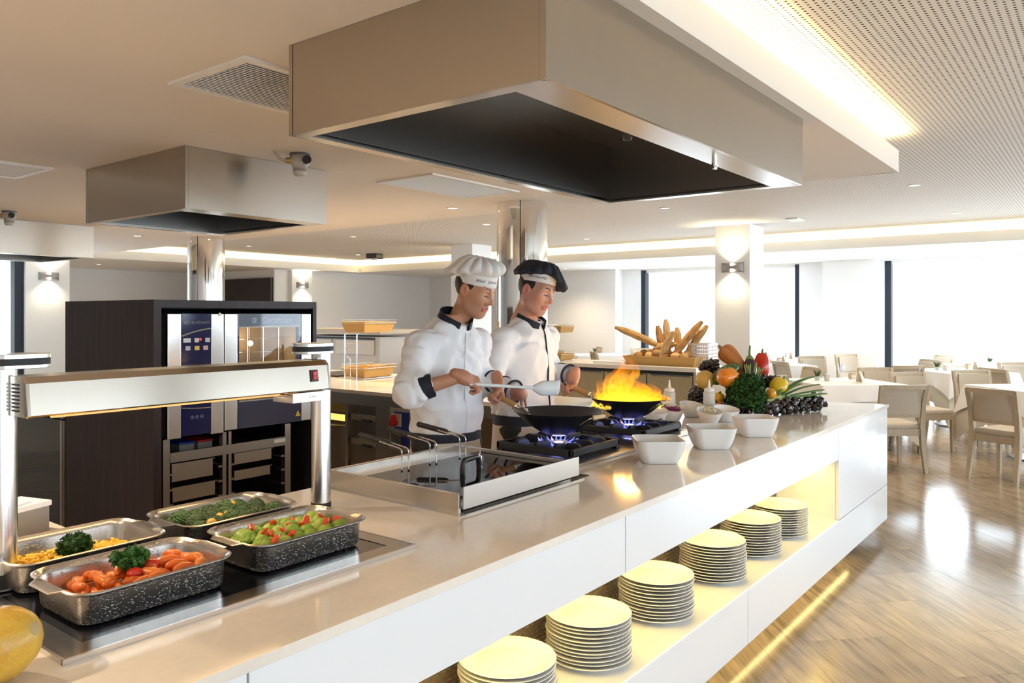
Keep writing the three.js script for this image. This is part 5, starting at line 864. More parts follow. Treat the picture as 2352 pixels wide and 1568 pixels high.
// ---------------------------------------------------------------- bread counter in the dining room
{
  const g = thing('bread_counter', 'pale timber serving counter with drawers carrying the bread basket', 'counter', P(8.6, 0, 6.4)); const B = (a, b, c, d, e, f, r) => metric(box(a, b, c, d, e, f, r).translate(-8.6, 0, 6.4)); const w = mat({ color: rgb(.46, .37, .22), roughness: .5, map: M.woodChair.map }), fr = mat({ color: rgb(.60, .50, .36), roughness: .5, map: M.woodChair.map });
  part('carcass', B(8.32, 8.95, .08, .885, 3.78, 9.08), w, g); part('end_panel', B(8.29, 8.97, 0, .90, 3.75, 3.78), fr, g); part('end_panel', B(8.29, 8.97, 0, .90, 9.08, 9.11), fr, g); part('shadow_gap', B(8.305, 8.33, .862, .89, 3.78, 9.08), M.black, g);
  for (let k = 0; k < 9; k++) { const a = 3.80 + k * .588; const d = part('drawer_front', B(8.295, 8.315, .16, .858, a, a + .57), w, g); part('handle_strip', B(8.283, 8.296, .842, .858, a + .02, a + .52), M.satin, d); }
  solo('bread_worktop', box(8.27, 9.0, .901, .95, 3.74, 9.12, .004), mat({ color: rgb(.84, .76, .66), roughness: .35 }), 'pale worktop under the bread basket', 'worktop');
  for (const [a, b] of [[4.95, 5.35], [5.0, 5.42]]) ;
  const t = thing('menu_tray', 'white tray with a printed card left of the bread basket', 'tray', P(8.5, .95, 4.95), 0); part('tray', cbox(.3, .035, .42, 0, .0175, 0, .008), M.white, t); part('card', cbox(.2, .002, .28, 0, .036, 0), M.white, t); part('print', new THREE.PlaneGeometry(.10, .05).rotateX(-Math.PI / 2).rotateY(Math.PI / 2).translate(-.03, .0375, .05), mat({ map: canvasTex(128, 64, c => { c.fillStyle = '#f4f2ef'; c.fillRect(0, 0, 128, 64); c.strokeStyle = '#333'; c.lineWidth = 3; c.beginPath(); c.moveTo(14, 40); c.quadraticCurveTo(30, 10, 44, 40); c.quadraticCurveTo(60, 12, 74, 40); c.moveTo(86, 20); c.lineTo(80, 44); c.moveTo(98, 18); c.lineTo(110, 44); c.stroke(); }), roughness: .7 }), t);
  // bread basket
  const b = thing('bread_basket', 'long wicker basket heaped with rolls and baguettes', 'basket', P(8.62, .95, 4.28), 0); wickerTray(.46, .95, .105, .045, b, 0, 0, 0);
  const crust = [[.62, .36, .12], [.70, .44, .18], [.55, .28, .08]].map((c, k) => mat({ color: rgb(1, 1, 1), roughness: .75, map: dataTex(64, 128, (x, y) => { const n = nB(x, y * .5 + k * .3), q = .75 + .4 * n; return [Math.pow(c[0], 1 / 2.2) * q, Math.pow(c[1], 1 / 2.2) * q, Math.pow(c[2], 1 / 2.2) * q]; }, true) }));
  const R = rng(401);
  const roll = lump(.065, .048, .055, d => 1 + .08 * Math.sin(5 * d.x) * d.z - .12 * Math.max(0, -d.y), 18); let n = 0;
  for (let i = 0; i < 4; i++) for (let j = 0; j < 6; j++) { if (j < 2 && i > 2) continue; const m = part(numbered('bread_roll'), roll, crust[n++ % 3], scene); tag(m, 'crusty golden bread roll heaped in the long basket', 'bread roll', 'bread rolls'); m.position.copy(P(8.48 + i * .09 + (R() - .5) * .03, 1.045 + (i % 2) * .03 + R() * .02 + (j === 3 ? .035 : 0), 3.98 + j * .118 + (R() - .5) * .03)); m.rotation.set((R() - .5) * .6, R() * 6, (R() - .5) * .6); }
  const crate = thing('bread_crate', 'white perforated plastic crate with baguettes at the right of the basket', 'crate', P(8.72, .95, 3.86), 0);
  const hole = (w, h, nx, ny) => { const s = new THREE.Shape([[-w / 2, 0], [w / 2, 0], [w / 2, h], [-w / 2, h]].map(p => new THREE.Vector2(...p))); for (let i = 0; i < nx; i++) for (let j = 0; j < ny; j++) { const x = -w / 2 + w * (i + .5) / nx, y = h * (j + .5) / (ny + .4), a = w / nx * .24, c = h / ny * .27; s.holes.push(new THREE.Path([[x - a, y - c], [x - a, y + c], [x + a, y + c], [x + a, y - c]].map(p => new THREE.Vector2(...p)))); } return new THREE.ExtrudeGeometry(s, { depth: .006, bevelEnabled: false }); };
  const cw = mat({ color: rgb(.82, .76, .76), roughness: .5 });
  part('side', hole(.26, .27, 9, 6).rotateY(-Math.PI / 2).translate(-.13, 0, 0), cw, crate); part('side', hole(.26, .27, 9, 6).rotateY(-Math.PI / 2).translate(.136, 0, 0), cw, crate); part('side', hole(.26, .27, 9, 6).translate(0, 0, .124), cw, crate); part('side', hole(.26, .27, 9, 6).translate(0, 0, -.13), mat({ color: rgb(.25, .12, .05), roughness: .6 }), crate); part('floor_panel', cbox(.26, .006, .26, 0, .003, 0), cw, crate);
  // baguettes: from the bottom towards the tip
  const bag = [[[8.55, 1.16, 4.30], [8.50, 1.40, 4.92], 'lying out to the left'], [[8.55, 1.05, 4.22], [8.60, 1.50, 4.28], 'standing tallest in the middle'], [[8.62, 1.05, 4.32], [8.66, 1.42, 4.42], 'standing left behind the tallest'], [[8.62, 1.05, 4.12], [8.70, 1.40, 4.18], 'standing right behind the tallest'], [[8.46, 1.03, 4.28], [8.50, 1.36, 4.13], 'leaning in front of the tallest'], [[8.50, 1.04, 4.15], [8.62, 1.48, 3.82], 'leaning far out to the right'], [[8.58, 1.06, 4.02], [8.72, 1.43, 3.80], 'leaning right in the crate'], [[8.55, 1.13, 4.42], [8.50, 1.21, 4.10], 'lying across the rolls']];
  bag.forEach(([a, c, l], k) => { const A = P(...a), Cc = P(...c), pts = Array.from({ length: 13 }, (_, i) => A.clone().lerp(Cc, i / 12).add(V3(0, .012 * Math.sin(Math.PI * i / 12), 0))); solo('baguette', sweep(pts, t => .046 * Math.pow(Math.sin(Math.PI * Math.min(.985, Math.max(.015, t))), .28) * (1 + .05 * Math.sin(26 * t)), 12), crust[k % 3], `golden baguette ${l} of the bread basket`, 'baguette', null, 0, 'baguettes'); });
}
wireStand(P(8.5, .95, 5.78), .05, 'chrome wire stand with two wicker trays right of the black-hatted chef', .8);
{
  const g = thing('sideboard', 'low pale sideboard with drawers beyond the left wire basket stand', 'sideboard', P(7.7, 0, 8.9)); const w = mat({ color: rgb(.60, .52, .40), roughness: .5 });
  part('body', cbox(.7, 1.25, 1.9, 0, .625, 0), mat({ color: rgb(.55, .54, .52), roughness: .5 }), g); part('top', cbox(.78, .06, 2.0, 0, 1.32, 0, .006), w, g); part('drawer', cbox(.02, .2, .8, -.355, 1.1, .45), mat({ color: rgb(.66, .64, .60), roughness: .5 }), g); part('drawer', cbox(.02, .2, .8, -.355, 1.1, -.45), mat({ color: rgb(.66, .64, .60), roughness: .5 }), g); part('gap', cbox(.02, .03, 1.7, -.352, 1.225, 0), M.black, g);
}
// ---------------------------------------------------------------- dining tables and chairs
function makeChair() {                                    // front is local +z
  const g = thing('dining_chair', '', 'chair', null, 0, 'dining chairs'); const W = M.woodChair;
  const leg = (pts, w) => { const rings = pts.map(([x, y, z, s]) => [[x - s, y, z + s], [x + s, y, z + s], [x + s, y, z - s], [x - s, y, z - s]]); return metric(toCreasedNormals(loft(rings, true, true, true), .5)); };
  for (const s of [-1, 1]) { part('leg', leg([[s * .212, 0, .205, .016], [s * .210, .42, .205, .022]]), W, g); part('leg', leg([[s * .222, 0, -.275, .016], [s * .215, .25, -.232, .022], [s * .212, .45, -.215, .024], [s * .214, .65, -.235, .021], [s * .222, .865, -.285, .018]]), W, g); }
  part('seat_frame', [cbox(.40, .07, .025, 0, .395, .207), cbox(.40, .07, .025, 0, .395, -.215), cbox(.025, .07, .41, .208, .395, 0), cbox(.025, .07, .41, -.208, .395, 0)], W, g);
  part('cushion', (() => { const q = new RoundedBoxGeometry(.445, .06, .44, 4, .028); const p = q.attributes.position; for (let i = 0; i < p.count; i++) if (p.getY(i) > 0) p.setY(i, p.getY(i) + .014 * Math.cos(p.getX(i) * 6.5) * Math.cos(p.getZ(i) * 6.5)); q.computeVertexNormals(); return metric(q.translate(0, .45, .005)); })(), M.linen, g);
  const curve = (y0, z0, h, d, hw) => { const rings = []; for (let i = 0; i <= 10; i++) { const x = -hw + 2 * hw * i / 10, c = -.03 * (1 - Math.pow(x / hw, 2)); rings.push([[x, y0, z0 + c], [x, y0 + h, z0 + c - .03 * h / .35], [x, y0 + h, z0 + c - d - .03 * h / .35], [x, y0, z0 + c - d]]); } return metric(toCreasedNormals(loft(rings, true, true, true), .5)); };
  part('top_rail', curve(.825, -.268, .045, .028, .215), W, g); part('lower_rail', curve(.545, -.212, .035, .022, .20), W, g);
  part('back_pad', curve(.580, -.204, .245, .036, .188), M.linen, g); return g;
}
const chairProto = makeChair(); let chairUsed = false;
function chair(u, v, face, label) { const turn = Math.atan2(Math.cos(face), -Math.sin(face)); const t = Math.atan2(Math.cos(face), -Math.sin(face)); // local +z turned to (cos, sin) in (u, v)
  if (!chairUsed) { chairUsed = true; chairProto.position.copy(P(u, 0, v)); chairProto.rotation.y = t; chairProto.userData.label = label; } else copy(chairProto, P(u, 0, v), t, label); }
function drape(half, y, d0, d1, flare, seed) {
  const n = 96, rows = 9, pos = [], idx = [], R = rng(seed), ph = R() * 6; const sq = t => { const k = Math.floor(t * 4) % 4, f = t * 4 - Math.floor(t * 4); const c = [[1, 1], [-1, 1], [-1, -1], [1, -1]], a = c[k], b = c[(k + 1) % 4]; return [a[0] + (b[0] - a[0]) * f, a[1] + (b[1] - a[1]) * f, f]; };
  pos.push(0, y, 0);
  for (let r = 0; r <= rows; r++) for (let i = 0; i < n; i++) { const [x, z, f] = sq(i / n), e = Math.pow(Math.abs(2 * f - 1), 3), D = d0 + (d1 - d0) * e, q = Math.max(0, (r - 1) / (rows - 1)), m = r === 0 ? .55 : 1, L = Math.hypot(x, z), fl = q * (flare * (.35 + 1.3 * e) + .012 * Math.sin(f * 19 + ph) * q); const rx = x * half * m + (r ? fl * (Math.abs(x) > .999 ? Math.sign(x) : x * e) : 0), rz = z * half * m + (r ? fl * (Math.abs(z) > .999 ? Math.sign(z) : z * e) : 0); pos.push(rx, y - q * D - (r === 1 ? .001 : 0), rz); }
  for (let i = 0; i < n; i++) { idx.push(0, 1 + (i + 1) % n, 1 + i); for (let r = 0; r < rows; r++) { const a = 1 + r * n + i, b = 1 + r * n + (i + 1) % n; idx.push(a, b, a + n, b, b + n, a + n); } }
  const g = new THREE.BufferGeometry(); g.setAttribute('position', new THREE.Float32BufferAttribute(pos, 3)); g.setIndex(idx); g.computeVertexNormals(); return metric(toCreasedNormals(g, .9));
}
const overGeo = drape(.512, .768, .185, .34, .05, 1), underGeo = drape(.506, .764, .40, .70, .07, 2);
M.clothOver = mat({ color: rgb(.86, .84, .82), roughness: .9, side: THREE.DoubleSide }); M.clothUnder = mat({ color: rgb(.62, .56, .48), roughness: .9, side: THREE.DoubleSide });
function diningTable(u, v, turn, where) {
  const g = thing('dining_table', `square pedestal table ${where}`, 'table', P(u, 0, v), turn, 'dining tables');
  part('table_top', cbox(1.0, .03, 1.0, 0, .745, 0), M.woodChair, g); part('pedestal', cyl(.04, .04, .73, 0, .01, 0, 16), M.steelDark, g); part('foot_plate', cyl(.3, .3, .014, 0, 0, 0, 8), M.steelDark, g);
  const c = thing('tablecloth', `white tablecloth over a beige undercloth on the table ${where}`, 'tablecloth', P(u, 0, v), turn, 'tablecloths'); part('undercloth', underGeo, M.clothUnder, c); part('overcloth', overGeo, M.clothOver, c);
}
const napGeo = (() => { const rings = []; for (let i = 0; i <= 10; i++) { const t = i / 10, r = .055 * (1 - .75 * t) * (1 + .1 * Math.sin(t * 3)); rings.push(Array.from({ length: 17 }, (_, j) => { const a = -2.3 + 4.6 * j / 16; return [r * Math.sin(a) + .03 * t, t * .13, r * Math.cos(a)]; })); } return toCreasedNormals(loft(rings, false), 1); })();
const rollGeo = (() => { const rings = []; for (let i = 0; i <= 18; i++) { const a = i / 18 * 8.4, r = .022 + .0035 * a; rings.push([0, .05, .11].map((z, k) => [r * Math.cos(a), .055 + r * Math.sin(a) * (1 - .1 * k), z - .055])); } return toCreasedNormals(loft(rings, false), 1); })();
M.napkin = mat({ color: rgb(.86, .76, .62), roughness: .9, side: THREE.DoubleSide });
const glassGeo = lathe([[0, 0], [.034, 0], [.036, .002], [.006, .006], [.0038, .014], [.0036, .085], [.008, .094], [.026, .108], [.037, .130], [.039, .150], [.034, .185], [.031, .200], [.0302, .200], [.0332, .185], [.0382, .150], [.0362, .131], [.0255, .1095], [.006, .0965], [0, .0965]], 28);
M.stemware = phys({ color: rgb(.95, .97, 1), roughness: .02, transmission: 1, thickness: 0, ior: 1.45 });
const grassGeo = (() => { const R = rng(71), l = []; for (let i = 0; i < 34; i++) { const a = R() * 6.28, r = .018 * R(), d = .025 + .03 * R(), h = .05 + .05 * R(); l.push(sweep([V3(r * Math.cos(a), 0, r * Math.sin(a)), V3((r + d * .4) * Math.cos(a), h * .7, (r + d * .4) * Math.sin(a)), V3((r + d) * Math.cos(a), h, (r + d) * Math.sin(a))], t => .0045 * (1 - .8 * t), 5, .4)); } return merge(l); })();
function setting(u, v, y, where, o = {}) {
  const at = (a, b) => { const c = Math.SQRT1_2; return P(u + (a + b) * c, y, v + (a - b) * c); };
  if (o.nap !== false) { solo('napkin', napGeo, M.napkin, `napkin folded to a cone on the table ${where}`, 'napkin', at(-.16, .16), 1.2, 'folded napkins'); solo('napkin', rollGeo, M.napkin, `napkin rolled in a loop on the table ${where}`, 'napkin', at(-.02, .16), .8, 'folded napkins'); }
  for (const [a, b, l] of o.glasses || []) { const m = part(numbered('wine_glass'), glassGeo, M.stemware, scene); m.position.copy(at(a, b)); tag(m, `${l} stemmed wine glass on the table ${where}`, 'wine glass', 'wine glasses'); }
  if (o.shaker) { const s = thing('salt_shaker', `small pale salt and pepper holder on the table ${where}`, 'shaker', at(...o.shaker), .7); part('holder', cbox(.055, .075, .045, 0, .0375, 0, .006), mat({ color: rgb(.55, .50, .42), roughness: .4 }), s); part('lid', cbox(.05, .006, .04, 0, .078, 0, .002), M.satin, s); }
  if (o.plant) { const p = thing('table_plant', `grassy plant in a glass pot, table ${where}`, 'plant', at(...o.plant)); part('pot', lathe([[0, 0], [.024, 0], [.033, .02], [.031, .05], [.028, .05], [.029, .02], [0, .006]], 20), phys({ color: rgb(.8, .84, .8), roughness: .15, transmission: .5, thickness: 0 }), p); part('grass', moved(grassGeo, 0, .035, 0), mat({ color: rgb(.05, .10, .03), roughness: .6 }), p); part('pebbles', lump(.024, .012, .024, null, 10).translate(0, .03, 0), mat({ color: rgb(.5, .5, .4), roughness: .7 }), p); }
  if (o.cutlery) for (const [a, b] of [[-.30, .05], [-.33, .08]]) { const f = part(numbered('knife'), [cbox(.012, .002, .11, 0, .002, .04, .0008), cbox(.016, .0015, .09, 0, .002, -.06, .0006)], M.chrome, scene); tag(f, `${a < -.31 ? 'outer' : 'inner'} steel knife laid on the table ${where}`, 'knife', 'cutlery'); f.position.copy(at(a, b)); f.rotation.y = .9; }
}
{
  const Q = Math.PI / 4, y = .769;
  const T = [
    [9.72, 2.56, 'right behind the leeks', { glasses: [[.02, .02, 'single large']], shaker: [.06, -.14], plant: [.14, -.22], cutlery: true }],
    [12.55, 1.72, 'beyond the two nearest chairs', { glasses: [[.02, .02, 'front'], [.12, .05, 'rear']], shaker: [.06, -.16], plant: [.10, -.26], cutlery: true }],
    [12.45, 4.35, 'beyond the red pepper, with two glasses', { glasses: [[-.12, .20, 'left'], [-.08, .12, 'right']], shaker: [.0, -.02], plant: [.03, -.12] }],
    [14.05, 4.75, 'under the pier between the far windows', { glasses: [[.05, .1, 'left'], [.09, .04, 'middle'], [.13, -.02, 'right']], plant: [.16, -.2] }],
    [14.32, 1.45, 'against the far right window', { glasses: [[.0, .2, 'lone']], shaker: [.0, .02], plant: [.06, -.06], nap: false }],
    [13.3, 8.1, 'far back beyond the bread counter', { plant: [.05, -.05], nap: false }],
    [10.15, .62, 'cut off by the right edge', { nap: false }],
  ];
  for (const [u, v, w, o] of T) { diningTable(u, v, Q, w); setting(u, v, y, w, o); }
  const q = Math.PI / 4;
  chair(8.62, 1.80, q - .1, 'pale wooden dining chair with its back to the counter end, nearest the counter');
  chair(10.08, 1.74, 3 * q - .05, 'wooden dining chair showing its tan padded back, just right of the nearest chair');
  chair(10.72, 2.25, 3 * q, 'wooden dining chair half hidden behind the tan padded one');
  chair(10.25, 3.30, 5 * q, 'wooden dining chair on the far side of the table behind the leeks');
  chair(9.0, 3.30, -q, 'wooden dining chair left of the table behind the leeks');
  chair(8.72, .78, q - .35, 'pale wooden dining chair cut off by the right edge, closest to the viewer');
  chair(10.95, 1.22, 3 * q + .1, 'wooden dining chair with a tan seat behind the closest chair');
  chair(11.85, 2.40, -q, 'light wooden dining chair at the left of the table beyond the two nearest chairs');
  chair(13.2, 2.42, 5 * q, 'dark wooden dining chair on the window side beyond the second table');
  chair(13.15, .95, 3 * q, 'wooden dining chair at the far right of the second table');
  chair(11.9, 1.02, q, 'wooden dining chair facing the second table from the right');
  chair(11.75, 3.7, q, 'wooden dining chair beyond the wine glass');
  chair(13.05, 3.75, 3 * q, 'grey-lit dining chair in front of the window pier');
  chair(11.75, 5.0, -q, 'wooden dining chair behind the butternut squash');
  chair(13.1, 5.0, 5 * q, 'wooden dining chair between the two far tables by the pier');
  chair(14.15, 3.45, 2.2, 'light dining chair seen side on in front of the right pier');
  chair(13.4, 5.45, -q, 'dining chair at the left of the table under the pier');
  chair(14.7, 2.45, 5 * q, 'pale dining chair with its back against the far right window');
  chair(14.72, .55, 3 * q, 'dining chair in the corner of the far right window');
  chair(12.6, 7.45, q, 'grey dining chair beyond the menu tray');
  chair(12.55, 8.75, -q, 'dining chair left of the far back table');
  chair(14.0, 8.8, 5 * q, 'dining chair behind the far back table');
  chair(14.0, 7.4, 3 * q, 'dining chair right of the far back table, before the navy window post');
}
// ---------------------------------------------------------------- the two chefs
// naive surface nets over a distance function
function nets(fn, lo, hi, c) {
  const n = [0, 1, 2].map(k => Math.ceil((hi[k] - lo[k]) / c) + 1), [nx, ny, nz] = n, f = new Float32Array(nx * ny * nz); let i = 0;
  for (let z = 0; z < nz; z++) for (let y = 0; y < ny; y++) for (let x = 0; x < nx; x++) f[i++] = fn(lo[0] + x * c, lo[1] + y * c, lo[2] + z * c);
  const id = new Int32Array(nx * ny * nz).fill(-1), pos = [], idx = [], S = [1, nx, nx * ny], E = [[0, 1], [2, 3], [4, 5], [6, 7], [0, 2], [1, 3], [4, 6], [5, 7], [0, 4], [1, 5], [2, 6], [3, 7]];
  for (let z = 0; z < nz - 1; z++) for (let y = 0; y < ny - 1; y++) for (let x = 0; x < nx - 1; x++) {
    const b = x + y * nx + z * nx * ny, v = []; let m = 0; for (let k = 0; k < 8; k++) { const q = f[b + (k & 1) + ((k >> 1) & 1) * nx + ((k >> 2) & 1) * nx * ny]; v.push(q); if (q < 0) m |= 1 << k; }
    if (m === 0 || m === 255) continue; let px = 0, py = 0, pz = 0, e = 0;
    for (const [p, q] of E) if ((v[p] < 0) !== (v[q] < 0)) { const t = v[p] / (v[p] - v[q]); px += (p & 1) + ((q & 1) - (p & 1)) * t; py += ((p >> 1) & 1) + (((q >> 1) & 1) - ((p >> 1) & 1)) * t; pz += ((p >> 2) & 1) + (((q >> 2) & 1) - ((p >> 2) & 1)) * t; e++; }
    id[b] = pos.length / 3; pos.push(lo[0] + (x + px / e) * c, lo[1] + (y + py / e) * c, lo[2] + (z + pz / e) * c);
  }
  for (let z = 1; z < nz - 1; z++) for (let y = 1; y < ny - 1; y++) for (let x = 1; x < nx - 1; x++) { const b = x + y * nx + z * nx * ny, a = f[b] < 0; for (let d = 0; d < 3; d++) { if (a === (f[b + S[d]] < 0)) continue; const u = S[(d + 1) % 3], w = S[(d + 2) % 3], q = [id[b], id[b - u], id[b - u - w], id[b - w]]; if (q.some(k => k < 0)) continue; if (a) idx.push(q[0], q[1], q[2], q[0], q[2], q[3]); else idx.push(q[0], q[2], q[1], q[0], q[3], q[2]); } }
  const g = new THREE.BufferGeometry(); g.setAttribute('position', new THREE.Float32BufferAttribute(pos, 3)); g.setIndex(idx); g.computeVertexNormals(); return g;
}
const smin = (a, b, k) => { const h = Math.max(k - Math.abs(a - b), 0) / k; return Math.min(a, b) - h * h * k * .25; };
const smax = (a, b, k) => -smin(-a, -b, k);
function capsule(a, b, r0, r1) { const dx = b.x - a.x, dy = b.y - a.y, dz = b.z - a.z, L = dx * dx + dy * dy + dz * dz; return (x, y, z) => { let t = ((x - a.x) * dx + (y - a.y) * dy + (z - a.z) * dz) / L; t = t < 0 ? 0 : t > 1 ? 1 : t; const ex = x - a.x - dx * t, ey = y - a.y - dy * t, ez = z - a.z - dz * t; return Math.sqrt(ex * ex + ey * ey + ez * ez) - (r0 + (r1 - r0) * t); }; }
function ellip(c, r) { const m = Math.min(...r); return (x, y, z) => { const a = (x - c[0]) / r[0], b = (y - c[1]) / r[1], d = (z - c[2]) / r[2], k = Math.sqrt(a * a + b * b + d * d); return (k - 1) * m * (k > 1 ? 1 : 1); }; }
function blend(list, k) { return (x, y, z) => { let d = 1e9; for (const f of list) d = smin(d, f(x, y, z), k); return d; }; }
// torso: elliptical sections along a spine; rows [u, y, v, half width, half depth]
function trunk(rows, yaw) {
  const R = rows.map(([u, y, v, a, b]) => ({ x: u, y, z: -v, a, b })), c = Math.cos(yaw), s = Math.sin(yaw);
  return (x, y, z) => { let i = 0; while (i < R.length - 2 && y > R[i + 1].y) i++; const p = R[i], q = R[i + 1]; let t = (y - p.y) / (q.y - p.y), over = 0; if (t < 0) { over = p.y - y; t = 0; } if (t > 1) { over = y - q.y; t = 1; } const st = t * t * (3 - 2 * t) * .5 + t * .5; const dx = x - (p.x + (q.x - p.x) * t), dz = z - (p.z + (q.z - p.z) * t), a = p.a + (q.a - p.a) * st, b = p.b + (q.b - p.b) * st, lx = (dx * c - dz * s) / a, lz = (dx * s + dz * c) / b, k = Math.pow(Math.pow(Math.abs(lx), 2.3) + Math.pow(Math.abs(lz), 2.3), 1 / 2.3); const d = (k - 1) * Math.min(a, b); return over > 0 ? Math.hypot(Math.max(d, 0), over) + Math.min(0, d) * .2 : d; };
}
function headField() {
  const V = (x, y, z) => V3(x, y, z), L = [];
  const base = [ellip([0, .035, -.015], [.076, .092, .094]), ellip([0, -.035, .018], [.064, .088, .068]), capsule(V(-.045, -.068, .0), V(-.014, -.100, .052), .024, .020), capsule(V(.045, -.068, .0), V(.014, -.100, .052), .024, .020), capsule(V(-.042, -.018, .052), V(.042, -.018, .052), .024, .024), capsule(V(-.04, .028, .066), V(.04, .028, .066), .015, .015)];
  const B = blend(base, .035), N = blend([capsule(V(0, .012, .082), V(0, -.030, .104), .0085, .0125), capsule(V(-.013, -.034, .090), V(.013, -.034, .090), .0095, .0095)], .012);
  const lips = blend([capsule(V(-.021, -.0665, .078), V(0, -.062, .088), .0055, .0078), capsule(V(.021, -.0665, .078), V(0, -.062, .088), .0055, .0078), capsule(V(-.016, -.0745, .080), V(.016, -.0745, .080), .0075, .0075)], .006);
  const sock = [-1, 1].map(s => ellip([s * .032, .004, .092], [.019, .012, .016])), lid = [-1, 1].map(s => ellip([s * .031, .002, .0665], [.0165, .0125, .0145])), slit = capsule(V(-.022, -.0695, .088), V(.022, -.0695, .088), .0022, .0022);
  const ear = [-1, 1].map(s => { const o = ellip([s * .080, -.004, -.018], [.011, .033, .021]), i = ellip([s * .092, -.002, -.013], [.010, .021, .012]); return (x, y, z) => smax(o(x, y, z), -i(x, y, z), .006); });
  const neck = capsule(V(0, -.06, -.024), V(0, -.20, -.050), .053, .054);
  return (x, y, z) => { let d = B(x, y, z); d = smin(d, N(x, y, z), .016); d = smax(d, -sock[0](x, y, z), .012); d = smax(d, -sock[1](x, y, z), .012); d = smin(d, lid[0](x, y, z), .005); d = smin(d, lid[1](x, y, z), .005); d = smin(d, lips(x, y, z), .007); d = smax(d, -slit(x, y, z), .003); d = smin(d, ear[0](x, y, z), .008); d = smin(d, ear[1](x, y, z), .008); return smin(d, neck(x, y, z), .03); };
}
const HEAD = headField();
function paintHead(g, o) { // colours that belong to the skin: lips, brows, lashes, stubble
  const p = g.attributes.position, c = new Float32Array(p.count * 3), mixc = (a, b, t) => a.map((q, i) => q + (b[i] - q) * t);
  for (let i = 0; i < p.count; i++) {
    const x = p.getX(i), y = p.getY(i), z = p.getZ(i), ax = Math.abs(x); let k = o.skin.slice(); const n = fbm(x * 60, y * 60, z * 60, 3);
    k = mixc(k, o.ruddy, THREE.MathUtils.clamp(1.3 - Math.hypot(ax - .044, (y + .026) * 1.1, z - .055) / .024, 0, 1) * o.blush); if (Math.hypot(x, y + .032, z - .10) < .02) k = mixc(k, o.ruddy, .5); if (ax > .078) k = mixc(k, o.ruddy, .6);
    const jaw = THREE.MathUtils.clamp((-.034 - y) / .02, 0, 1) * THREE.MathUtils.clamp((z + .03) / .03, 0, 1) * (y > -.125 ? 1 : 0); if (jaw > 0) k = mixc(k, o.stubble, Math.min(1, jaw * (o.beard + .35 * n)));
    if (z > .07 && Math.hypot(x / 1.3, 0) < .021 && y < -.0585 && y > -.083) k = mixc(k, o.lip, .85);
    if (z > .05 && ax > .012 && ax < .053 && Math.abs(y - (.0255 + .010 * Math.sin((ax - .012) / .041 * 2.4))) < .0052 - .003 * (ax - .012) / .041) k = o.hair.slice();
    if (z > .055 && ax > .016 && ax < .047 && Math.abs(y + .0055 - .002 * Math.cos((ax - .031) * 90)) < .0024) k = o.hair.slice();
    c.set(k, i * 3);
  }
  g.setAttribute('color', new THREE.BufferAttribute(c, 3)); return g;
}
// a hand in its own grid: wrist W, direction d to the knuckles, palm side n, thumb side s; curl in radians for the three finger bones
function handField(W, d, n, curl, left) {
  d = d.clone().normalize(); n = n.clone().addScaledVector(d, -n.dot(d)).normalize(); const s = left ? n.clone().cross(d) : d.clone().cross(n), at = (a, b, c) => W.clone().addScaledVector(d, a).addScaledVector(s, b).addScaledVector(n, c), L = [];
  const off = [.029, .010, -.010, -.028], len = [.92, 1, .95, .78], fing = [];
  off.forEach((o, i) => { const K = at(.086 - .006 * Math.abs(i - 1), o, .0); L.push(capsule(at(.0, o * .62, 0), K, .0145, .0118)); let a = 0, p = K, r = .0098 - .0006 * i; [.044, .028, .022].forEach((l, j) => { a += curl[j] * (1 + .06 * (i - 1)); const q = p.clone().addScaledVector(d, Math.cos(a) * l * len[i]).addScaledVector(n, Math.sin(a) * l * len[i]).addScaledVector(s, -.001 * i); fing.push([i, capsule(p, q, r, r - .0009)]); p = q; r -= .0009; }); });
  const palm = blend(L, .022); const chains = [0, 1, 2, 3].map(i => blend(fing.filter(f => f[0] === i).map(f => f[1]), .004));
  const t0 = at(.022, .026, .008), t1 = at(.050, .046, .018), t2 = at(.074, .044, .030 + .012 * Math.min(1, curl[0])), t3 = at(.092, .030, .040 + .010 * Math.min(1, curl[0])); const thumb = blend([capsule(t0, t1, .0165, .0125), capsule(t1, t2, .0122, .0105), capsule(t2, t3, .0102, .0088)], .006);
  const wr = capsule(at(-.035, 0, 0), at(.012, 0, 0), .026, .027);
  return { f: (x, y, z) => { let v = smin(palm(x, y, z), wr(x, y, z), .03); for (const c of chains) v = smin(v, c(x, y, z), .006); return smin(v, thumb(x, y, z), .010); }, lo: [W.x - .15, W.y - .15, W.z - .15], hi: [W.x + .15, W.y + .15, W.z + .15], at };
}
const unit = (x, y, z) => V3(x, y, z).normalize();
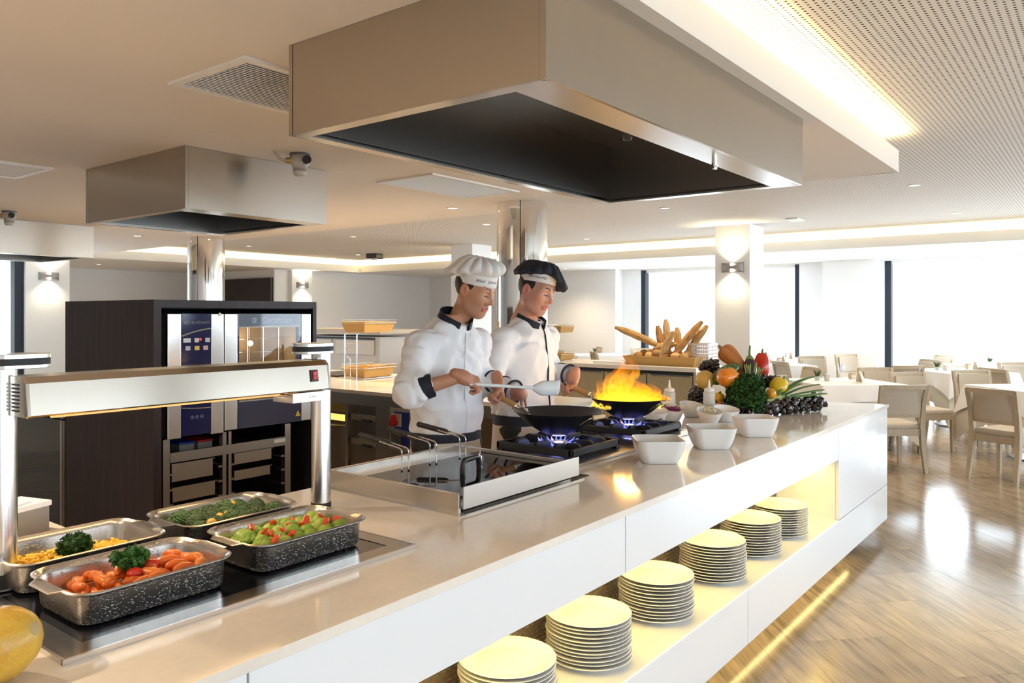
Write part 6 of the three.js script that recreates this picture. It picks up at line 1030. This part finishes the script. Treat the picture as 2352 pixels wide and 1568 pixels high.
function chef(o) {
  const g = thing('person', o.label, 'person', P(o.base[0], 0, o.base[1])), ox = o.base[0], oz = -o.base[1]; const home = q => q.translate(-ox, 0, -oz);
  const J = Object.fromEntries(Object.entries(o.joints).map(([k, v]) => [k, P(...v)]));
  const skin = phys({ color: rgb(1, 1, 1), vertexColors: true, roughness: .48, sheen: .2 });
  const flat = (q, c) => { const a = new Float32Array(q.attributes.position.count * 3); for (let i = 0; i < a.length; i += 3) a.set(c, i); q.setAttribute('color', new THREE.BufferAttribute(a, 3)); return q; };
  // body: trunk, arms, legs in one grid; head and hands in finer grids, joined into one geometry
  const Hm = new THREE.Matrix4().compose(P(...o.head), new THREE.Quaternion().setFromEuler(new THREE.Euler(o.pitch, o.yawHead, o.roll || 0, 'YXZ')), V3(1, 1, 1).multiplyScalar(o.headScale || 1));
  const head = nets(HEAD, [-.105, -.215, -.13], [.105, .14, .125], .0032); paintHead(head, o.face); head.applyMatrix4(Hm);
  const nb = V3(0, -.15, -.05).applyMatrix4(Hm);
  const legs = [[-1, 'R'], [1, 'L']].map(([s]) => { const c = Math.cos(o.yaw), sn = Math.sin(o.yaw), hip = V3(ox + s * .095 * c, .90, oz - s * .095 * sn), kn = V3(ox + s * .10 * c + .02 * sn, .50, oz - s * .10 * sn + .02 * c), an = V3(ox + s * .11 * c, .08, oz - s * .11 * sn); return [capsule(hip, kn, .082, .055), capsule(kn, an, .055, .04)]; }).flat();
  const arms = [capsule(J.shR, J.elR, .046, .041), capsule(J.elR, J.wrR, .041, .029), capsule(J.shL, J.elL, .046, .041), capsule(J.elL, J.wrL, .041, .029)];
  const tk = trunk(o.spine.map(([u, y, v, a, b]) => [u, y, v, a - .03, b - .03]), o.yaw);
  const bodyF = blend([tk, ...arms, ...legs, capsule(nb, P(o.spine[o.spine.length - 1][0], o.spine[o.spine.length - 1][1] - .06, o.spine[o.spine.length - 1][2]), .048, .06)], .03);
  const body = flat(nets(bodyF, [ox - .5, .03, oz - .35], [ox + .5, 1.56, oz + .42], .013), o.face.skin);
  const hands = o.hands.map(h => { const q = handField(P(...h.w), unit(...h.d), unit(...h.n), h.curl, h.left); return flat(nets(q.f, q.lo, q.hi, .0030), o.face.hand || o.face.skin); });
  const strip = q => { const r = new THREE.BufferGeometry(); const t = q.toNonIndexed(); for (const k of ['position', 'normal', 'color']) r.setAttribute(k, t.attributes[k]); return r; };
  part('body', home(mergeGeometries([head, body, ...hands].map(strip))), skin, g);
  // jacket
  const slv = (a, b, r0, r1) => capsule(a, b, r0, r1), fold = o.fold || 1;
  const lerp = (a, b, t) => a.clone().lerp(b, t);
  const sR = lerp(J.elR, J.wrR, o.sleeveR), sL = lerp(J.elL, J.wrL, o.sleeveL);
  const jb = blend([trunk(o.spine, o.yaw), slv(J.shR, J.elR, .068, .062), slv(J.elR, sR, .062, .056), slv(J.shL, J.elL, .068, .062), slv(J.elL, sL, .062, .054)], .055);
  const jac = (x, y, z) => { let d = jb(x, y, z); const w = .5 + .5 * Math.sin(y * 9 + 3); const wr = fbm(x * 4 + ox, y * 4, z * 4, 2), rg = Math.sin(21 * (y * .75 + x * 1.0 - z * .5) + 9 * wr), rg2 = Math.sin(34 * (y * .5 - x * .9 + z * .9) + 8 * wr); d += fold * (.020 * fbm(x * 6 + 3, y * 5, z * 6, 3) + .0095 * (1 - Math.abs(rg)) + .005 * Math.abs(rg2) - .006); d = smax(d, o.hem - y, .006); return smax(d, y - (o.neckCut + (o.cutSlope || 0) * (z - oz)), .01); };
  const M1 = mat({ color: rgb(.86, .86, .88), roughness: .85 }), navy = mat({ color: rgb(.010, .013, .026), roughness: .7 });
  part('jacket', home(nets(jac, [ox - .48, o.hem - .03, oz - .34], [ox + .48, 1.60, oz + .42], .0082)), M1, g);
  // a point on the jacket's surface, searched from outside along a direction
  const skinPoint = (y, ang, lift = .003) => { const sp = o.spine; let i = 0; while (i < sp.length - 2 && y > sp[i + 1][1]) i++; const t = (y - sp[i][1]) / (sp[i + 1][1] - sp[i][1]), cx = sp[i][0] + (sp[i + 1][0] - sp[i][0]) * t, cz = -(sp[i][2] + (sp[i + 1][2] - sp[i][2]) * t), a = o.yaw + ang, dx = Math.sin(a), dz = Math.cos(a); let r = .32; for (let k = 0; k < 60; k++) { const d = jac(cx + dx * r, y, cz + dz * r); if (d < .0012) break; r -= Math.max(.001, d * .7); } return V3(cx + dx * (r + lift) - ox, y, cz + dz * (r + lift) - oz); };
  part(o.piping ? 'piping' : 'placket_seam', sweep(o.placket.map(([y, a]) => skinPoint(y, a)), o.piping ? .0048 : .0035, 7), o.piping ? navy : M1, g);
  // collar
  { const c = o.collar, n = 30, rings = []; for (const [k, r, up] of [[0, c.r + .010, 0], [1, c.r + .004, c.h], [2, c.r - .002, c.h], [3, c.r + .002, 0], [0, c.r + .010, 0]]) rings.push(Array.from({ length: n + 1 }, (_, i) => { const a = o.yaw + c.open + (Math.PI * 2 - 2 * c.open) * i / n, q = (i / n - .5) * 2, hh = up * (1 - .35 * Math.pow(Math.abs(q), 4)); return [c.at[0] - ox + Math.sin(a) * r, c.at[1] + hh - c.tilt * Math.cos(a - o.yaw) * r, -c.at[2] - oz + Math.cos(a) * r + (up ? c.lean : 0)]; })); part('collar', toCreasedNormals(loft(rings, false), .8), navy, g); }
  // cuffs
  for (const cf of o.cuffs) { const [A, B] = cf.side === 'R' ? [J.elR, J.wrR] : [J.elL, J.wrL], a = lerp(A, B, cf.t0), b = lerp(A, B, cf.t1), d = b.clone().sub(a).normalize(), q = sweep([a, lerp(a, b, .06), lerp(a, b, .5), lerp(a, b, .94), b], t => cf.r0 + (cf.r1 - cf.r0) * t, 20); part('cuff', home(q), cf.navy ? navy : M1, g); if (cf.trim) for (const [p, r] of cf.bothTrim ? [[a, cf.r0], [b, cf.r1]] : [[b, cf.r1]]) { const tr = new THREE.TorusGeometry(r + .0015, .0055, 8, 30); tr.applyQuaternion(new THREE.Quaternion().setFromUnitVectors(V3(0, 0, 1), d)); tr.translate(p.x, p.y, p.z); part('cuff_trim', home(tr), navy, g); } }
  // belt, apron, trousers, shoes
  const ringE = (y, k, m = 40) => { const sp = o.spine[0]; return Array.from({ length: m }, (_, i) => { const a = i / m * Math.PI * 2, x = Math.sin(a) * (sp[3] + k), z = Math.cos(a) * (sp[4] + k), c = Math.cos(o.yaw), s = Math.sin(o.yaw); return [sp[0] - ox + x * c + z * s, y, -sp[2] - oz - x * s + z * c]; }); };
  const apr = mat({ color: rgb(.66, .58, .49), roughness: .9 });
  part('belt', loft([ringE(o.belt[0], .006), ringE(o.belt[1], .008), ringE(o.belt[1], .002), ringE(o.belt[0], .0)]), navy, g);
  part('apron', loft([ringE(o.belt[1] - .005, .003), ringE(.80, .015), ringE(.45, .03), ringE(.45, .024), ringE(.80, .009), ringE(o.belt[1] - .005, -.004)]), apr, g);
  part('trousers', home(nets(blend([...legs.map(f => (x, y, z) => f(x, y, z) - .012), (x, y, z) => tk(x, y, z) - .02], .03), [ox - .35, .07, oz - .3], [ox + .35, .97, oz + .3], .016)), M.black, g);
  for (const s of [-1, 1]) { const c = Math.cos(o.yaw), sn = Math.sin(o.yaw); const q = lump(.05, .045, .13, d => 1 - .12 * Math.max(0, d.z), 16); part('shoe', moved(q, s * .11 * c + .05 * sn, .045, -s * .11 * sn + .05 * c, o.yaw), M.blackPlastic, g); }
  // hair: cap behind and beside the ears under the hat
  { const q = nets((x, y, z) => { const d = ellip([0, .028, -.022], [.0815, .092, .096])(x, y, z); let c = smax(d, -(.0815 - .0 - y * 0) * 0 - 1, .01); const cut = Math.max(y - .06, -.062 - y + .3 * Math.max(0, z + .02), z - .028 + .35 * Math.max(0, -.0 - y)); const side = Math.hypot((Math.abs(x) - .082) * .8, y + .004, z + .016) - .026; return smax(smax(d, cut, .006), -side, .004); }, [-.1, -.09, -.14], [.1, .09, .08], .0042); part('hair', home(q.applyMatrix4(Hm)), mat({ color: rgb(...o.face.hair), roughness: .6 }), g); }
  // hat: band with embroidered name and a puffed crown
  { const hat = new THREE.Group(); hat.name = 'chef_hat'; hat.applyMatrix4(new THREE.Matrix4().makeTranslation(-ox, 0, -oz).multiply(Hm).multiply(new THREE.Matrix4().compose(V3(...o.hat.at), new THREE.Quaternion().setFromEuler(new THREE.Euler(...o.hat.rot)), V3(1, 1, 1)))); g.add(hat);
    const n = 72, E = (a, k = 0) => [Math.sin(a) * (.0845 + k), Math.cos(a) * (.1025 + k)];
    const band = (y0, y1, k, a0 = 0, a1 = Math.PI * 2) => { const r = [[], []]; for (let i = 0; i <= n; i++) { const a = a0 + (a1 - a0) * i / n, [x, z] = E(a, k); r[0].push([x, y0, z]); r[1].push([x, y1, z]); } const q = loft(r, false); const uv = q.attributes.uv; for (let i = 0; i < uv.count; i++) uv.setX(i, (i % (n + 1)) / n); return q; };
    const lin = mat({ color: rgb(.84, .81, .78), roughness: .9, side: THREE.DoubleSide });
    part('band', [band(0, .058, .0), band(0, .058, -.003)], lin, hat);
    const tx = canvasTex(1024, 256, (c, w, h) => { c.fillStyle = '#eee9e4'; c.fillRect(0, 0, w, h); c.fillStyle = '#17181f'; c.font = 'italic bold 118px serif'; c.save(); c.translate(0, 168); c.transform(1, 0, -.18, 1, 0, 0); c.fillText(o.hat.name[0], 40, 0); c.fillText(o.hat.name[1], o.hat.name[2], 0); c.restore(); });
    part('embroidered_name', band(.006, .046, .0012, o.hat.text[0], o.hat.text[1]), mat({ map: tx, roughness: .9, side: THREE.DoubleSide }), hat);
    const crown = [], rows = o.hat.rows; for (const [rr, y, pl, dx, dz] of rows) crown.push(Array.from({ length: 96 }, (_, i) => { const a = i / 96 * Math.PI * 2, [x, z] = E(a), w = 1 + pl * (Math.pow(Math.abs(Math.sin(a * 7 + .6)), .6) - .6) + .04 * pl * Math.sin(a * 3 + 1), sag = o.hat.sag(a) ; const k = rr * w * (1 + sag * Math.max(0, rr - 1) * 2.2); return [x * k + (dx || 0), y + .018 * (w - 1) * 6 * Math.sign(y - .05) - sag * .10 * Math.max(0, Math.min(1, (rr - .95) * 4)), z * k + (dz || 0)]; })); part('crown', loft(crown, true, false, true), o.hat.black ? navy : lin, hat); }
  return g;
}
{
  const face1 = { skin: [.56, .28, .165], ruddy: [.58, .20, .12], stubble: [.30, .17, .12], lip: [.50, .13, .10], hair: [.028, .016, .010], blush: .35, beard: .30, hand: [.52, .24, .14] };
  const face2 = { skin: [.60, .31, .215], ruddy: [.62, .17, .13], stubble: [.36, .20, .155], lip: [.52, .12, .10], hair: [.020, .013, .010], blush: .75, beard: .35, hand: [.54, .27, .19] };
  chef({ label: 'chef in a white pleated hat and white jacket stirring with a white spatula', base: [2.862, 2.61], yaw: -.25, yawHead: .16, pitch: .34, roll: .02, head: [2.92, 1.678, 2.475],
    spine: [[2.865, .93, 2.62, .178, .140], [2.865, 1.05, 2.615, .182, .150], [2.862, 1.18, 2.615, .180, .142], [2.86, 1.33, 2.61, .185, .138], [2.857, 1.43, 2.60, .178, .115], [2.857, 1.50, 2.59, .125, .085], [2.86, 1.56, 2.58, .070, .068]],
    joints: { shR: [2.68, 1.425, 2.625], elR: [2.53, 1.205, 2.545], wrR: [2.672, 1.272, 2.375], shL: [3.03, 1.425, 2.545], elL: [3.085, 1.20, 2.63], wrL: [3.045, 1.225, 2.45] },
    sleeveR: .28, sleeveL: .72, hem: .985, neckCut: 1.545, cutSlope: -.35, fold: 1.15,
    hands: [{ w: [2.686, 1.276, 2.362], d: [.80, -.38, .46], n: [.10, -.62, -.55], curl: [.75, 1.25, .9], left: false }, { w: [3.043, 1.222, 2.435], d: [-.18, -.88, .30], n: [-.75, .1, -.35], curl: [.9, 1.3, .8], left: true }],
    placket: [[1.515, .55], [1.46, .30], [1.38, .12], [1.28, .08], [1.18, .10], [1.08, .10], [.995, .12]], piping: false,
    collar: { at: [2.872, 1.515, 2.575], r: .078, h: .052, open: .32, tilt: .42, lean: .02 },
    cuffs: [{ side: 'R', t0: .16, t1: .50, r0: .062, r1: .053, navy: true }, { side: 'L', t0: .55, t1: .88, r0: .054, r1: .052, navy: false, trim: true }],
    belt: [.945, .985], face: face1,
    hat: { at: [0, .034, -.006], rot: [-.10, 0, .03], black: false, name: ['Mikel', 'Quesada', 500], text: [-1.25, .15], sag: a => .55 * Math.max(0, Math.cos(a - 3.6)), rows: [[1.0, .050, 0], [1.10, .058, .12], [1.22, .070, .17], [1.26, .086, .17], [1.18, .104, .15], [1.0, .118, .12], [.7, .127, .08], [.35, .130, .03], [.08, .131, 0]] } });
  chef({ label: 'chef in a black hat and white jacket with navy piping tilting the flaming wok', base: [3.548, 2.645], yaw: -.02, yawHead: .03, pitch: .30, roll: -.06, head: [3.536, 1.692, 2.55], headScale: 1.03,
    spine: [[3.55, .93, 2.66, .180, .150], [3.55, 1.05, 2.655, .188, .160], [3.55, 1.18, 2.655, .186, .155], [3.548, 1.33, 2.645, .186, .145], [3.546, 1.43, 2.635, .182, .118], [3.545, 1.50, 2.625, .125, .088], [3.545, 1.56, 2.615, .072, .070]],
    joints: { shR: [3.35, 1.43, 2.64], elR: [3.215, 1.195, 2.63], wrR: [3.165, 1.158, 2.40], shL: [3.74, 1.43, 2.62], elL: [3.86, 1.215, 2.70], wrL: [3.775, 1.205, 2.465] },
    sleeveR: .60, sleeveL: .66, hem: 1.0, neckCut: 1.55, cutSlope: -.30, fold: 1.0,
    hands: [{ w: [3.168, 1.156, 2.388], d: [.72, -.34, -.62], n: [-.3, -.75, .3], curl: [.25, .35, .3], left: false }, { w: [3.765, 1.205, 2.452], d: [-.30, -.85, -.12], n: [-.80, .25, -.15], curl: [.9, 1.3, .8], left: true }],
    placket: [[1.545, .10], [1.525, .38], [1.49, .44], [1.44, .30], [1.36, .20], [1.26, .18], [1.16, .20], [1.06, .20], [1.01, .20]], piping: true,
    collar: { at: [3.548, 1.512, 2.612], r: .082, h: .045, open: .28, tilt: .38, lean: .015 },
    cuffs: [{ side: 'R', t0: .50, t1: .86, r0: .060, r1: .058, navy: false, trim: true, bothTrim: true }, { side: 'L', t0: .52, t1: .88, r0: .060, r1: .060, navy: false, trim: true, bothTrim: true }],
    belt: [.945, 1.0], face: face2,
    hat: { at: [0, .040, -.008], rot: [-.16, 0, -.10], black: true, name: ['Alberto', 'Garrido', 480], text: [-1.75, -.55], sag: a => .75 * Math.max(0, Math.cos(a - .9)) + .35 * Math.max(0, Math.cos(a + 2.2)), rows: [[1.0, .048, 0], [1.10, .050, .05], [1.20, .056, .08], [1.23, .074, .08], [1.16, .094, .07], [.97, .108, .05], [.7, .117, .04], [.35, .121, .02], [.08, .122, 0]] } });
  // white spatula in the first chef's right hand
  const g = thing('spatula', 'white plastic spatula held over the empty wok', 'spatula', null); const a = P(2.70, 1.243, 2.325), b = P(2.985, 1.213, 2.175), c = P(3.10, 1.198, 2.11), wm = phys({ color: rgb(.80, .80, .77), roughness: .4 });
  part('handle', sweep([a, a.clone().lerp(b, .1), a.clone().lerp(b, .6), b], t => .0085 - .001 * t, 12), wm, g);
  { const d = c.clone().sub(b).normalize(), s = V3(0, 1, 0).cross(d).normalize(), up = d.clone().cross(s), rings = []; for (let i = 0; i <= 10; i++) { const t = i / 10, p = b.clone().lerp(c, t * 1.0), w = .012 + .024 * Math.min(1, t * 3), h = .008 - .005 * t; rings.push(Array.from({ length: 16 }, (_, j) => { const q = j / 16 * 6.2832; const v = p.clone().addScaledVector(s, Math.cos(q) * w * .55).addScaledVector(up, Math.sin(q) * (w) + .012 * t * t); return [v.x, v.y, v.z]; })); } part('blade', loft(rings, true, true, true), wm, g); }
}
renderer.render(scene, camera);
